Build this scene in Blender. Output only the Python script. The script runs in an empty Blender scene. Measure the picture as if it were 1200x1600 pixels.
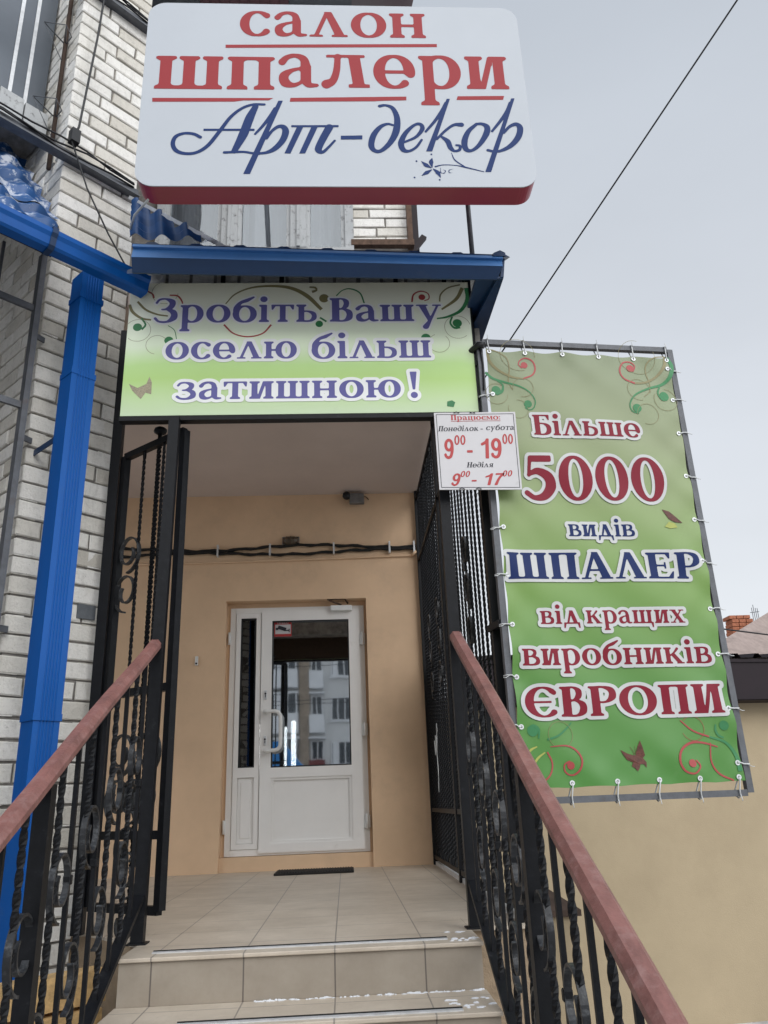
import bpy, bmesh, math, random
import numpy as np
from mathutils import Vector, Matrix
random.seed(7); R = math.radians
SC = bpy.context.scene; COL = SC.collection

# ---------------- camera ----------------
cd = bpy.data.cameras.new('camera'); cam = bpy.data.objects.new('camera', cd); COL.objects.link(cam)
cd.sensor_fit = 'VERTICAL'; cd.sensor_height = 24; cd.sensor_width = 18; cd.lens = 18.6
cd.clip_start = .05; cd.clip_end = 1000
cam.matrix_world = Matrix(((0.9983217, 0.01925866, -0.0546159, 0), (-0.04465239, -0.34456533, -0.93769979, 0),
                           (-0.03687758, 0.93856478, -0.3431271, .495), (0, 0, 0, 1)))
SC.camera = cam

# ---------------- world: overcast sky ----------------
SUN_EL, SUN_AZ = R(33), R(160)          # azimuth clockwise from +Y: behind the camera, a little to the right
W = bpy.data.worlds.new('World'); SC.world = W; W.use_nodes = True
nt = W.node_tree; nt.nodes.clear()
def wn(t, **k):
    n = nt.nodes.new(t)
    for a, b in k.items(): setattr(n, a, b)
    return n
sky = wn('ShaderNodeTexSky', sky_type='NISHITA', sun_disc=False, sun_elevation=SUN_EL, sun_rotation=SUN_AZ)
bg1 = wn('ShaderNodeBackground'); bg1.inputs[1].default_value = .05
nt.links.new(sky.outputs[0], bg1.inputs[0])
tc = wn('ShaderNodeTexCoord'); sep = wn('ShaderNodeSeparateXYZ'); nt.links.new(tc.outputs['Generated'], sep.inputs[0])
ramp = wn('ShaderNodeValToRGB'); nt.links.new(sep.outputs[2], ramp.inputs[0])
e = ramp.color_ramp.elements
e[0].position = .05; e[0].color = (.72, .745, .77, 1); e[1].position = .85; e[1].color = (.42, .46, .515, 1)
x = e.new(.42); x.color = (.60, .632, .68, 1)
noi = wn('ShaderNodeTexNoise'); noi.inputs['Scale'].default_value = 2.2; noi.inputs['Detail'].default_value = 4
mp = wn('ShaderNodeMapping'); mp.inputs['Scale'].default_value = (1, 1, 2.5)
nt.links.new(tc.outputs['Generated'], mp.inputs[0]); nt.links.new(mp.outputs[0], noi.inputs['Vector'])
mr = wn('ShaderNodeMapRange'); mr.inputs[3].default_value = .90; mr.inputs[4].default_value = 1.10
nt.links.new(noi.outputs[0], mr.inputs[0])
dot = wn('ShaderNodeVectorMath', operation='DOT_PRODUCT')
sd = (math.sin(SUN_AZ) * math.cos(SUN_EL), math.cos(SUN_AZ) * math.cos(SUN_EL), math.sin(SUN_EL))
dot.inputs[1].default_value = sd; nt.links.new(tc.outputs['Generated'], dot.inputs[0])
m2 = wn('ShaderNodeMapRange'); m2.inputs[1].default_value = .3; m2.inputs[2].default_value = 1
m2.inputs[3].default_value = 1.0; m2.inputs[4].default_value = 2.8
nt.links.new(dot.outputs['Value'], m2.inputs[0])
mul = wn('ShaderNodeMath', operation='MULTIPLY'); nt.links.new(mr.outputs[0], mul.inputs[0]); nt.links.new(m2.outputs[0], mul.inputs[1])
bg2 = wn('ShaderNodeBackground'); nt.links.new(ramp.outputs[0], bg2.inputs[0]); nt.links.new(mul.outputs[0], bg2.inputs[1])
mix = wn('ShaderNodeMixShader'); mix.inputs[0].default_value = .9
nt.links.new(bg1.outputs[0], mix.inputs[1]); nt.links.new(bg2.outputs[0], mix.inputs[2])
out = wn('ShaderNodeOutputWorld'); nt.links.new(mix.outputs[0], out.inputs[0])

sl = bpy.data.lights.new('sun', 'SUN'); sun = bpy.data.objects.new('sun', sl); COL.objects.link(sun)
sl.energy = 1.5; sl.angle = R(60); sl.color = (1, .97, .93)
sun.rotation_euler = Vector(sd).to_track_quat('Z', 'Y').to_euler(); sun.location = (-4, -6, 9)
SC.view_settings.view_transform = 'Standard'; SC.view_settings.look = 'None'
SC.view_settings.exposure = .38; SC.view_settings.gamma = 1

# ---------------- materials ----------------
def lin(r, g, b, k=1.0):
    f = lambda c: (c / 255 / 12.92 if c / 255 <= .04045 else ((c / 255 + .055) / 1.055) ** 2.4)
    return tuple(min(.85, f(c) * k) for c in (r, g, b))
class NT:
    def __init__(s, name):
        s.m = bpy.data.materials.new(name); s.m.use_nodes = True; s.t = s.m.node_tree
        s.b = s.t.nodes['Principled BSDF']; s.out = s.t.nodes['Material Output']
        s.tc = s.t.nodes.new('ShaderNodeTexCoord')
    def n(s, typ, **k):
        n = s.t.nodes.new(typ)
        for a, b in k.items(): setattr(n, a, b)
        return n
    def l(s, a, b): s.t.links.new(a, b)
    def noise(s, scale, detail=4, rough=.6, stretch=None):
        n = s.n('ShaderNodeTexNoise'); n.inputs['Scale'].default_value = scale
        n.inputs['Detail'].default_value = detail; n.inputs['Roughness'].default_value = rough
        if stretch:
            m = s.n('ShaderNodeMapping'); m.inputs['Scale'].default_value = stretch
            s.l(s.tc.outputs['Object'], m.inputs[0]); s.l(m.outputs[0], n.inputs['Vector'])
        else: s.l(s.tc.outputs['Object'], n.inputs['Vector'])
        return n.outputs[0]
    def ramp(s, fac, stops):
        r = s.n('ShaderNodeValToRGB'); e = r.color_ramp.elements
        while len(e) < len(stops): e.new(.5)
        for i, (p, c) in enumerate(stops):
            e[i].position = p; e[i].color = (*c, 1) if len(c) == 3 else c
        s.l(fac, r.inputs[0]); return r.outputs[0]
    def mixc(s, fac, a, b, mode='MIX'):
        m = s.n('ShaderNodeMix', data_type='RGBA', blend_type=mode)
        for sock, v in ((m.inputs[0], fac), (m.inputs[6], a), (m.inputs[7], b)):
            if hasattr(v, 'links'): s.l(v, sock)
            elif isinstance(v, (int, float)): sock.default_value = v
            else: sock.default_value = (*v, 1)
        return m.outputs[2]
    def bump(s, h, strength=.3, dist=.01):
        b = s.n('ShaderNodeBump'); b.inputs['Strength'].default_value = strength; b.inputs['Distance'].default_value = dist
        s.l(h, b.inputs['Height']); s.l(b.outputs[0], s.b.inputs['Normal'])
    def map(s, v, a, b, c, d):
        m = s.n('ShaderNodeMapRange'); s.l(v, m.inputs[0])
        for i, q in enumerate((a, b, c, d)): m.inputs[i + 1].default_value = q
        return m.outputs[0]
    def color(s, c):
        if hasattr(c, 'links'): s.l(c, s.b.inputs['Base Color'])
        else: s.b.inputs['Base Color'].default_value = (*c, 1)
    def set(s, rough=.6, metal=0, spec=.5):
        s.b.inputs['Roughness'].default_value = rough; s.b.inputs['Metallic'].default_value = metal
        s.b.inputs['Specular IOR Level'].default_value = spec; return s.m
def scale(c, k): return tuple(min(1, v * k) for v in c)
def mat(name, c, rough=.6, metal=0, spec=.4, var=.12, vs=6, bump=0, bs=60, dirt=None, ds=2.5, dth=(.55, .75), stretch=None):
    M = NT(name)
    col = M.ramp(M.noise(vs, 5, .65, stretch), [(.3, scale(c, 1 - var)), (.7, scale(c, 1 + var))])
    if dirt: col = M.mixc(M.map(M.noise(ds, 6, .7), dth[0], dth[1], 0, .8), col, dirt)
    M.color(col)
    if bump: M.bump(M.noise(bs, 4), bump, .004)
    return M.set(rough, metal, spec)
m = {}
m['iron'] = mat('black_iron_paint', (.005, .0055, .007), .48, 0, .22, .35, 30, .15, 120, (.05, .052, .054), 30, (.62, .85))
m['iron_grey'] = mat('grey_steel', (.085, .09, .10), .5, 0, .5, .25, 20, .2, 90, (.10, .06, .04), 9, (.6, .8))
m['rail'] = mat('pink_brown_rail_paint', (.205, .090, .077), .48, 0, .45, .28, 26, .5, 70, (.30, .18, .165), 24, (.50, .78), (1, .35, .35))
m['iron_worn'] = mat('worn_black_iron', (.016, .017, .019), .4, 0, .4, .4, 30, .25, 90, (.13, .135, .14), 28, (.52, .72))
m['blue'] = mat('blue_coated_steel', (.002, .078, .31), .42, 0, .28, .10, 3, 0, 200, (.04, .10, .22), 9, (.62, .95), (2, 2, .25))
m['blue_fascia'] = mat('sky_lit_weathered_blue_steel', (.05, .165, .40), .45, 0, .5, .12, 3, 0, 200, (.09, .15, .24), 5, (.6, .9))  # sky reflection lightened into the base colour, over weathering noise
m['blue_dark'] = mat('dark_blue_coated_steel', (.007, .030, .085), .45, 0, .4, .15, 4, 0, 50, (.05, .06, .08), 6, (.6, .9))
m['plaster'] = mat('peach_plaster', (.70, .495, .325), .9, 0, .2, .08, 1.7, .25, 160, (.50, .36, .25), 1.6, (.52, .85))
m['ceiling'] = mat('cream_ceiling_plaster', (.62, .53, .48), .9, 0, .2, .05, 2, .15, 90)
m['beige'] = mat('beige_render', (.385, .312, .207), .92, 0, .15, .06, 1.6, .45, 120, (.30, .235, .155), .9, (.5, .9))
m['plinth'] = mat('rough_beige_render', (.33, .25, .17), .95, 0, .1, .18, 12, .9, 110)
m['white_pvc'] = mat('white_pvc', (.80, .785, .76), .35, 0, .5, .03, 3, 0, 50, (.42, .38, .32), 5, (.66, .95))
m['white_paint'] = mat('white_metal', (.72, .72, .70), .4, 0, .5, .04, 5)
m['old_white'] = mat('peeling_white_paint', (.42, .43, .43), .8, 0, .2, .1, 8, .5, 60, (.10, .095, .09), 22, (.55, .68), (1, 1, .2))
m['mortar'] = mat('grey_mortar', (.25, .235, .215), .95, 0, .1, .35, 14, .8, 60, (.12, .11, .10), 5, (.5, .7))
m['wood'] = mat('raw_wood', (.50, .33, .15), .8, 0, .2, .28, 9, .4, 40, None, 2, (.5, .7), (6, 1, 6))
m['dark_wood'] = mat('dark_weathered_wood', (.055, .038, .028), .85, 0, .2, .3, 9, .4, 40, None, 2, (.5, .7), (6, 1, 6))
m['old_pipe'] = mat('brown_painted_pipe', (.075, .05, .038), .8, 0, .3, .3, 12)
m['rust'] = mat('rusty_steel', (.10, .062, .043), .85, 0, .3, .4, 20, .4, 70)
m['brown_metal'] = mat('brown_coated_steel', (.013, .007, .010), .5, 0, .2, .15, 5)
m['grey_clad'] = mat('grey_metal_cladding', (.10, .115, .135), .35, .2, .5, .12, 2, 0, 40)
m['rubber'] = mat('black_rubber', (.018, .017, .016), .8, 0, .3, .4, 40, .6, 150)
m['alu'] = mat('aluminium', (.62, .63, .64), .45, .35, .5, .15, 20)
m['tie'] = mat('clear_nylon_tie', (.55, .56, .55), .4, 0, .5, .1, 10)
m['roof_far'] = mat('weathered_fibre_cement', (.30, .24, .215), .9, 0, .1, .16, 3, .5, 6, (.19, .155, .14), 2.2, (.5, .75), (3, 1, 1))
m['red_brick'] = mat('red_brick', (.34, .13, .075), .9, 0, .2, .3, 18, .8, 30)
m['purple_tile'] = mat('plum_roof_tile', (.13, .062, .075), .5, 0, .4, .15, 4)
m['lamp_dirty'] = mat('grimy_glass', (.10, .075, .05), .35, 0, .5, .35, 40, .3, 90)
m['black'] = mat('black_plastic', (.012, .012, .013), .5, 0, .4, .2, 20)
m['grey_box'] = mat('grey_plastic', (.16, .155, .15), .55, 0, .4, .3, 30, .2, 60)
m['grey_patch'] = mat('grey_cement_patch', (.13, .14, .15), .9, 0, .2, .2, 25, .4, 80)
m['snow'] = mat('snow', (.66, .67, .69), .8, 0, .2, .03, 30, .5, 80)
m['maroon'] = mat('maroon_acrylic', lin(128, 40, 58, 1.3), .35, 0, .5, .05, 4)
m['sign_white'] = mat('white_acrylic', (.43, .455, .485), .45, 0, .3, .03, 1.5, 0, 50, (.37, .385, .405), 1.3, (.6, .95))
m['panel_white'] = mat('white_panel', (.53, .515, .52), .4, 0, .4, .03, 8, 0, 50, (.42, .41, .41), 9, (.62, .8))
m['ink_red'] = mat('red_vinyl', lin(184, 66, 70, .60), .5, 0, .15, .04, 3)
m['ink_blue'] = mat('blue_vinyl', lin(34, 66, 130, .52), .5, 0, .15, .04, 3)
m['ink_violet'] = mat('faded_violet_print', lin(104, 102, 160, .88), .5, 0, .2, .05, 3)
m['ink_crimson'] = mat('crimson_print', lin(152, 36, 56, .62), .5, 0, .2, .05, 3)
m['ink_navy'] = mat('navy_print', lin(22, 50, 112, .56), .5, 0, .2, .05, 3)
m['ink_white'] = mat('white_print', (.50, .505, .495), .5, 0, .4, .03, 3)
m['ink_bright'] = mat('bright_white_print', (.80, .81, .79), .5, 0, .4, .03, 3)
m['ink_black'] = mat('black_print', (.02, .02, .03), .5, 0, .4, .05, 3)
m['ink_hours'] = mat('red_hours_print', lin(188, 62, 62, .78), .5, 0, .4, .05, 3)
m['orn_R'] = mat('red_swirl_print', lin(178, 74, 72, .78), .5, 0, .4, .05, 3)
m['orn_G'] = mat('green_swirl_print', lin(58, 134, 82, .78), .5, 0, .4, .12, 6)
m['orn_O'] = mat('olive_swirl_print', lin(142, 134, 92, .78), .5, 0, .4, .12, 6)
m['orn_Y'] = mat('yellow_swirl_print', lin(176, 182, 90, .78), .5, 0, .4, .1, 6)
m['orn_B'] = mat('brown_butterfly_print', lin(98, 52, 40, .78), .5, 0, .4, .5, 90)
m['orn_T'] = mat('taupe_butterfly_print', lin(168, 158, 132, .78), .5, 0, .4, .35, 160)
m['concrete'] = mat('snowy_pale_paving', (.36, .35, .34), .9, 0, .2, .15, 4, .5, 40, (.78, .78, .80), .5, (.5, .6))
m['apt'] = mat('grey_panel_block', (.70, .70, .69), .9, 0, .2, .08, .5, .2, 10)
m['apt_tan'] = mat('tan_brick_pier', (.46, .38, .30), .9, 0, .2, .15, 6, .3, 20)
m['apt_light'] = mat('white_balcony_panel', (.78, .79, .80), .8, 0, .2, .05, 1)
m['apt_red'] = mat('red_balcony_panel', (.20, .07, .07), .8, 0, .2, .1, 2)
m['apt_glass'] = mat('dark_window_glass', (.05, .06, .07), .1, 0, .6, .2, 1)
m['play_blue'] = mat('bright_blue_sheet', (.03, .20, .50), .5, 0, .4, .1, 3)
m['curtain'] = mat('pale_curtain', (.20, .20, .215), .9, 0, .1, .12, 5, 0, 50, None, 2, (.5, .7), (5, 5, .3))
m['cable_tie'] = m['tie']
# individual bricks: tone per island
def brick_mat(name, c0, c1, c2):
    M = NT(name); g = M.n('ShaderNodeNewGeometry')
    col = M.ramp(g.outputs['Random Per Island'], [(0, c0), (.5, c1), (1, c2)])
    col = M.mixc(M.map(M.noise(34, 6, .75), .5, .85, 0, .55), col, scale(c0, .5))
    col = M.mixc(M.map(M.noise(3, 4), .5, .85, 0, .5), col, scale(c0, .62))
    col = M.mixc(M.map(M.noise(5, 6, .8, (2.2, 2.2, .35)), .54, .74, 0, .36), col, (.27, .25, .215))
    col = M.mixc(M.map(M.noise(120, 3, .6), .66, .74, 0, .7), col, (.16, .15, .13))
    M.color(col); M.bump(M.noise(60, 6, .75), .75, .007); return M.set(.92, 0, .15)
m['brick'] = brick_mat('white_silicate_brick', (.58, .545, .475), (.77, .745, .685), (.83, .81, .765))
# stair and landing tiles
def tile_mat(name, cx, cy, size, axes, kt=1):
    M = NT(name); s = M.n('ShaderNodeSeparateXYZ'); M.l(M.tc.outputs['Object'], s.inputs[0])
    lines = None
    for ax, off in zip(axes, (cx, cy)):
        if off is None: continue
        a = M.n('ShaderNodeMath', operation='SUBTRACT'); M.l(s.outputs[ax], a.inputs[0]); a.inputs[1].default_value = off - size / 2
        d = M.n('ShaderNodeMath', operation='DIVIDE'); M.l(a.outputs[0], d.inputs[0]); d.inputs[1].default_value = size
        f = M.n('ShaderNodeMath', operation='FRACT'); M.l(d.outputs[0], f.inputs[0])
        q = M.n('ShaderNodeMath', operation='SUBTRACT'); M.l(f.outputs[0], q.inputs[0]); q.inputs[1].default_value = .5
        ab = M.n('ShaderNodeMath', operation='ABSOLUTE'); M.l(q.outputs[0], ab.inputs[0])
        v = M.map(ab.outputs[0], .006, .010, 1, 0)
        if lines is None: lines = v
        else:
            mx = M.n('ShaderNodeMath', operation='MAXIMUM'); M.l(lines, mx.inputs[0]); M.l(v, mx.inputs[1]); lines = mx.outputs[0]
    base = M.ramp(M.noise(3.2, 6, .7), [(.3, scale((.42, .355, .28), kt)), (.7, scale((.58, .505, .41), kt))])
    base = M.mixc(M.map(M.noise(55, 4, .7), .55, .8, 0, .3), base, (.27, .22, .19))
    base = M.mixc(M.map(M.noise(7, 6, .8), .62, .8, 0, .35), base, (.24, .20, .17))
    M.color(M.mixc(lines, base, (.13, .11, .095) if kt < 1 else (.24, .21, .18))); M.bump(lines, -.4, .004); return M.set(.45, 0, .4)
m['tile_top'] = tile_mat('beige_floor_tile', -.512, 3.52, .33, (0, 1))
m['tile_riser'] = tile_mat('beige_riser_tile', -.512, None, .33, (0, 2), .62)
# print gradients along the sheet's height (z of the object)
def print_mat(name, stops, h):
    M = NT(name); s = M.n('ShaderNodeSeparateXYZ'); M.l(M.tc.outputs['Object'], s.inputs[0])
    n = M.map(M.noise(1.6, 3), .2, .8, -.05, .05)
    a = M.n('ShaderNodeMath', operation='MULTIPLY_ADD'); M.l(s.outputs[2], a.inputs[0]); a.inputs[1].default_value = 1 / h; M.l(n, a.inputs[2])
    col = M.ramp(a.outputs[0], stops)
    col = M.mixc(M.map(M.noise(9, 5, .7), .62, .9, 0, .18), col, (.30, .30, .24))
    M.color(col); return M.set(.42, 0, .45)
KB = 1.30; KT = .63
m['strip_print'] = print_mat('cream_green_print', [(0, lin(184, 202, 166, 1.05)), (.12, lin(176, 200, 146, 1.08)), (.26, lin(160, 192, 112, 1.15)), (.36, lin(162, 194, 122, 1.22)), (.50, lin(196, 208, 180, KB)), (.75, lin(208, 212, 196, KB)), (1, lin(200, 198, 176, KB))], .784)
m['banner_print'] = print_mat('green_gradient_print', [(0, lin(90, 156, 68, KT)), (.20, lin(104, 162, 76, KT)), (.42, lin(136, 176, 86, KT)), (.60, lin(156, 180, 112, KT)), (.78, lin(164, 176, 130, KT)), (1, lin(150, 162, 124, KT))], 2.17)
def tile_roof_mat():
    M = NT('blue_metal_tile')
    c = M.ramp(M.noise(3, 4), [(.3, (.008, .055, .17)), (.7, (.014, .085, .26))])
    c = M.mixc(M.map(M.noise(9, 6, .75, (1, .35, 1)), .51, .58, 0, .75), c, (.62, .65, .70))
    M.color(c); return M.set(.4, 0, .5)
m['tile_roof'] = tile_roof_mat()
m['hip_tile'] = mat('blue_hip_tile', (.012, .066, .20), .42, 0, .5, .2, 4)
def glass_mat(name, refl, tint):
    M = NT(name); M.t.nodes.remove(M.b)
    t = M.n('ShaderNodeBsdfTransparent'); t.inputs[0].default_value = (*tint, 1)
    g = M.n('ShaderNodeBsdfGlossy'); g.inputs[0].default_value = (.93, .97, 1, 1); g.inputs[1].default_value = .022
    x = M.n('ShaderNodeMixShader'); x.inputs[0].default_value = refl
    b = M.n('ShaderNodeBump'); b.inputs['Strength'].default_value = .012; b.inputs['Distance'].default_value = .02
    M.l(M.noise(2.5, 2), b.inputs['Height']); M.l(b.outputs[0], g.inputs['Normal'])
    M.l(t.outputs[0], x.inputs[1]); M.l(g.outputs[0], x.inputs[2]); M.l(x.outputs[0], M.out.inputs[0]); return M.m
m['pane'] = glass_mat('reflective_pane', .60, (.45, .47, .48))
m['pane_side'] = glass_mat('dark_side_pane', .13, (.30, .31, .32))
m['pane_up'] = glass_mat('window_pane', .05, (.85, .87, .88))
def emit(name, c, k):
    M = NT(name); M.b.inputs['Emission Color'].default_value = (*c, 1); M.b.inputs['Emission Strength'].default_value = k; return M.m
m['lit'] = emit('emissive_strip', (1, 1, 1), 14)

# ---------------- mesh builder ----------------
def V(*a): return Vector(a[0] if len(a) == 1 else a)
class MB:
    def __init__(s): s.v = []; s.f = []; s.sm = set()
    def add(s, vs, fs, smooth=False):
        o = len(s.v); s.v += [tuple(x) for x in vs]
        for f in fs:
            if smooth: s.sm.add(len(s.f))
            s.f.append(tuple(i + o for i in f))
        return s
    def obox(s, c, ax, ay, az):                     # centre and three half-axis vectors
        c, ax, ay, az = map(V, (c, ax, ay, az))
        vs = [c + ax * i + ay * j + az * k for i in (-1, 1) for j in (-1, 1) for k in (-1, 1)]
        fs = [(0, 1, 3, 2), (4, 6, 7, 5), (0, 4, 5, 1), (2, 3, 7, 6), (0, 2, 6, 4), (1, 5, 7, 3)]
        if ax.cross(ay).dot(az) < 0: fs = [f[::-1] for f in fs]
        return s.add(vs, fs)
    def box(s, x0, x1, y0, y1, z0, z1):
        return s.obox(((x0 + x1) / 2, (y0 + y1) / 2, (z0 + z1) / 2), ((x1 - x0) / 2, 0, 0), (0, (y1 - y0) / 2, 0), (0, 0, (z1 - z0) / 2))
    def bbox(s, x0, x1, y0, y1, z0, z1, b=.006):    # box with chamfered edges (octagon in each section)
        bm = bmesh.new(); bmesh.ops.create_cube(bm, size=1)
        for q in bm.verts:
            q.co = ((x0 + x1) / 2 + q.co.x * (x1 - x0), (y0 + y1) / 2 + q.co.y * (y1 - y0), (z0 + z1) / 2 + q.co.z * (z1 - z0))
        bmesh.ops.bevel(bm, geom=bm.edges[:], offset=b, segments=2, affect='EDGES', profile=.5)
        bm.verts.index_update(); s.add([q.co.copy() for q in bm.verts], [[q.index for q in f.verts] for f in bm.faces]); bm.free(); return s
    def bar(s, p, q, w, h=None, up=(0, 0, 1)):
        p, q, up = V(p), V(q), V(up); d = (q - p).normalized(); h = h or w
        if abs(d.dot(up)) > .98: up = V(0, 1, 0)
        x = d.cross(up).normalized(); y = x.cross(d).normalized()
        return s.obox((p + q) / 2, x * w / 2, (q - p) / 2, y * h / 2)
    def sweep(s, pts, prof, side, smooth=False, closed=False):   # profile (a,b): a along `side`, b along in-plane normal
        pts = [V(p) for p in pts]; side = V(side).normalized(); n = len(pts); k = len(prof); vs = []
        for i, p in enumerate(pts):
            t = (pts[min(i + 1, n - 1)] - pts[max(i - 1, 0)]).normalized(); nb = side.cross(t).normalized()
            pr = prof(i / (n - 1)) if callable(prof) else prof
            vs += [p + side * a + nb * b for a, b in pr]
        k = len(vs) // n
        fs = [(i * k + j, i * k + (j + 1) % k, (i + 1) * k + (j + 1) % k, (i + 1) * k + j) for i in range(n - 1) for j in range(k)]
        fs += [tuple(range(k))[::-1], tuple(range((n - 1) * k, n * k))]
        return s.add(vs, fs, smooth)
    def tube(s, pts, r, n=8, smooth=True):
        pts = [V(p) for p in pts]; d = (pts[-1] - pts[0])
        vs = []; N = len(pts); x = None
        for i, p in enumerate(pts):
            t = (pts[min(i + 1, N - 1)] - pts[max(i - 1, 0)]).normalized()
            if x is None: x = t.orthogonal().normalized()
            x = (x - t * x.dot(t)).normalized(); y = t.cross(x)
            rr = r(i / max(1, N - 1)) if callable(r) else r
            vs += [p + (x * math.cos(a) + y * math.sin(a)) * rr for a in (2 * math.pi * j / n for j in range(n))]
        fs = [(i * n + j, i * n + (j + 1) % n, (i + 1) * n + (j + 1) % n, (i + 1) * n + j) for i in range(N - 1) for j in range(n)]
        s.add(vs, fs, smooth); o = len(s.v) - len(vs)
        s.f += [tuple(range(o, o + n))[::-1], tuple(range(o + (N - 1) * n, o + N * n))]; return s
    def twist(s, p, q, w, pitch=.09, straight=.06, ang0=0):      # square bar twisted about its axis
        p, q = V(p), V(q); L = (q - p).length; n = max(2, int(L / .014)); t = (q - p).normalized()
        x = V(1, 0, 0); x = (x - t * x.dot(t)).normalized(); y = t.cross(x); vs = []
        for i in range(n + 1):
            u = L * i / n; a = ang0 + 2 * math.pi * max(0, min(u - straight, L - 2 * straight)) / pitch
            for j in range(4):
                b = a + math.pi / 4 + j * math.pi / 2; vs.append(p + t * u + (x * math.cos(b) + y * math.sin(b)) * w * .707)
        fs = [(i * 4 + j, i * 4 + (j + 1) % 4, (i + 1) * 4 + (j + 1) % 4, (i + 1) * 4 + j) for i in range(n) for j in range(4)]
        return s.add(vs, fs + [(3, 2, 1, 0), (n * 4, n * 4 + 1, n * 4 + 2, n * 4 + 3)])
    def prism(s, poly, d):                            # polygon (3-D points) extruded by vector d
        poly = [V(p) for p in poly]; d = V(d); n = len(poly)
        nrm = sum(((poly[i] - poly[0]).cross(poly[(i + 1) % n] - poly[0]) for i in range(1, n - 1)), V(0, 0, 0))
        if nrm.dot(d) > 0: poly = poly[::-1]
        return s.add(poly + [p + d for p in poly], [tuple(range(n)), tuple(range(2 * n - 1, n - 1, -1))] + [((i + 1) % n, i, n + i, n + (i + 1) % n) for i in range(n)])
    def disc(s, c, n, r, k=16):
        c, n = V(c), V(n).normalized(); x = n.orthogonal().normalized(); y = n.cross(x)
        return s.add([c + (x * math.cos(a) + y * math.sin(a)) * r for a in (2 * math.pi * j / k for j in range(k))], [tuple(range(k))])
    def ball(s, c, r, sc=(1, 1, 1), u=14, w=9):
        vs = []; c = V(c)
        for i in range(w + 1):
            th = math.pi * i / w
            for j in range(u):
                a = 2 * math.pi * j / u; vs.append(c + V(r * sc[0] * math.sin(th) * math.cos(a), r * sc[1] * math.sin(th) * math.sin(a), r * sc[2] * math.cos(th)))
        return s.add(vs, [(i * u + j, (i + 1) * u + j, (i + 1) * u + (j + 1) % u, i * u + (j + 1) % u) for i in range(w) for j in range(u)], True)
def root_loc(o):
    while o.parent: o = o.parent
    return o.location
def thing(name, label, cat, loc, group=None, kind=None):
    o = bpy.data.objects.new(name, None); COL.objects.link(o); o.location = loc; o.empty_display_size = .1
    o['label'] = label; o['category'] = cat
    if group: o['group'] = group
    return o
def part(name, mb, mt, parent=None, label=None):
    me = bpy.data.meshes.new(name); L = root_loc(parent) if parent else V(0, 0, 0)
    me.from_pydata([(x[0] - L[0], x[1] - L[1], x[2] - L[2]) for x in mb.v], [], mb.f); me.validate()
    if mb.sm and len(me.polygons) == len(mb.f):
        for i in mb.sm: me.polygons[i].use_smooth = True
    me.materials.append(m[mt] if isinstance(mt, str) else mt)
    o = bpy.data.objects.new(name, me); COL.objects.link(o)
    if parent: o.parent = parent
    if label: o['label'] = label
    return o
def solo(name, mb, mt, label, cat, loc, group=None):   # a thing of one mesh
    loc = V(loc); me = bpy.data.meshes.new(name)
    me.from_pydata([(x[0] - loc[0], x[1] - loc[1], x[2] - loc[2]) for x in mb.v], [], mb.f); me.validate()
    if mb.sm and len(me.polygons) == len(mb.f):
        for i in mb.sm: me.polygons[i].use_smooth = True
    me.materials.append(m[mt]); o = bpy.data.objects.new(name, me); COL.objects.link(o); o.location = loc
    o['label'] = label; o['category'] = cat
    if group: o['group'] = group
    return o
def structure(name, mb, mt):
    o = part(name, mb, mt); o['kind'] = 'structure'; return o

# ---------------- lettering: signed-distance glyphs contoured into flat meshes ----------------
def cat(pts, rs, step=.03):
    P = np.array(pts, float); r = np.array(rs, float)
    if len(P) == 1: return P, r
    Pe = np.vstack([2 * P[0] - P[1], P, 2 * P[-1] - P[-2]]); oP = []; oR = []
    for i in range(len(P) - 1):
        p0, p1, p2, p3 = Pe[i:i + 4]; n = max(2, int(np.linalg.norm(p2 - p1) / step))
        t = np.linspace(0, 1, n, endpoint=False)[:, None]
        oP.append(.5 * ((2 * p1) + (-p0 + p2) * t + (2 * p0 - 5 * p1 + 4 * p2 - p3) * t ** 2 + (-p0 + 3 * p1 - 3 * p2 + p3) * t ** 3))
        oR.append(r[i] + (r[i + 1] - r[i]) * t[:, 0])
    return np.vstack(oP + [P[-1:]]), np.concatenate(oR + [r[-1:]])
def ring(cx, cy, rx, ry, tk, th, a0=0, a1=360):
    a = np.radians(np.linspace(a0, a1, max(8, int(abs(a1 - a0) / 5)) + 1))
    return ('r', np.c_[cx + (rx - tk) * np.cos(a), cy + (ry - th) * np.sin(a)], th + (tk - th) * np.abs(np.cos(a)) ** 1.6)
def rect(x0, x1, y0, y1): return ('p', [(x0, y0), (x1, y0), (x1, y1), (x0, y1)])
def S(pts, rs): return ('s', pts, rs)
E_, SH = .1, .085
def stm(x, T, y0, y1, b='lr', t='lr', sl=0):
    o = [('p', [(x, y0), (x + T, y0), (x + T + sl, y1), (x + sl, y1)])]
    for code, y, d in ((b, y0, 1), (t, y1, -1)):
        xx = x + (sl if d < 0 else 0)
        l = E_ if 'l' in code else 0; r_ = E_ if 'r' in code else 0
        if code: o.append(('p', [(xx - l, y), (xx + T + r_, y), (xx + T + r_, y + d * SH), (xx + T, y + d * (SH + .06)), (xx, y + d * (SH + .06)), (xx - l, y + d * SH)]))
    return o
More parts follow.
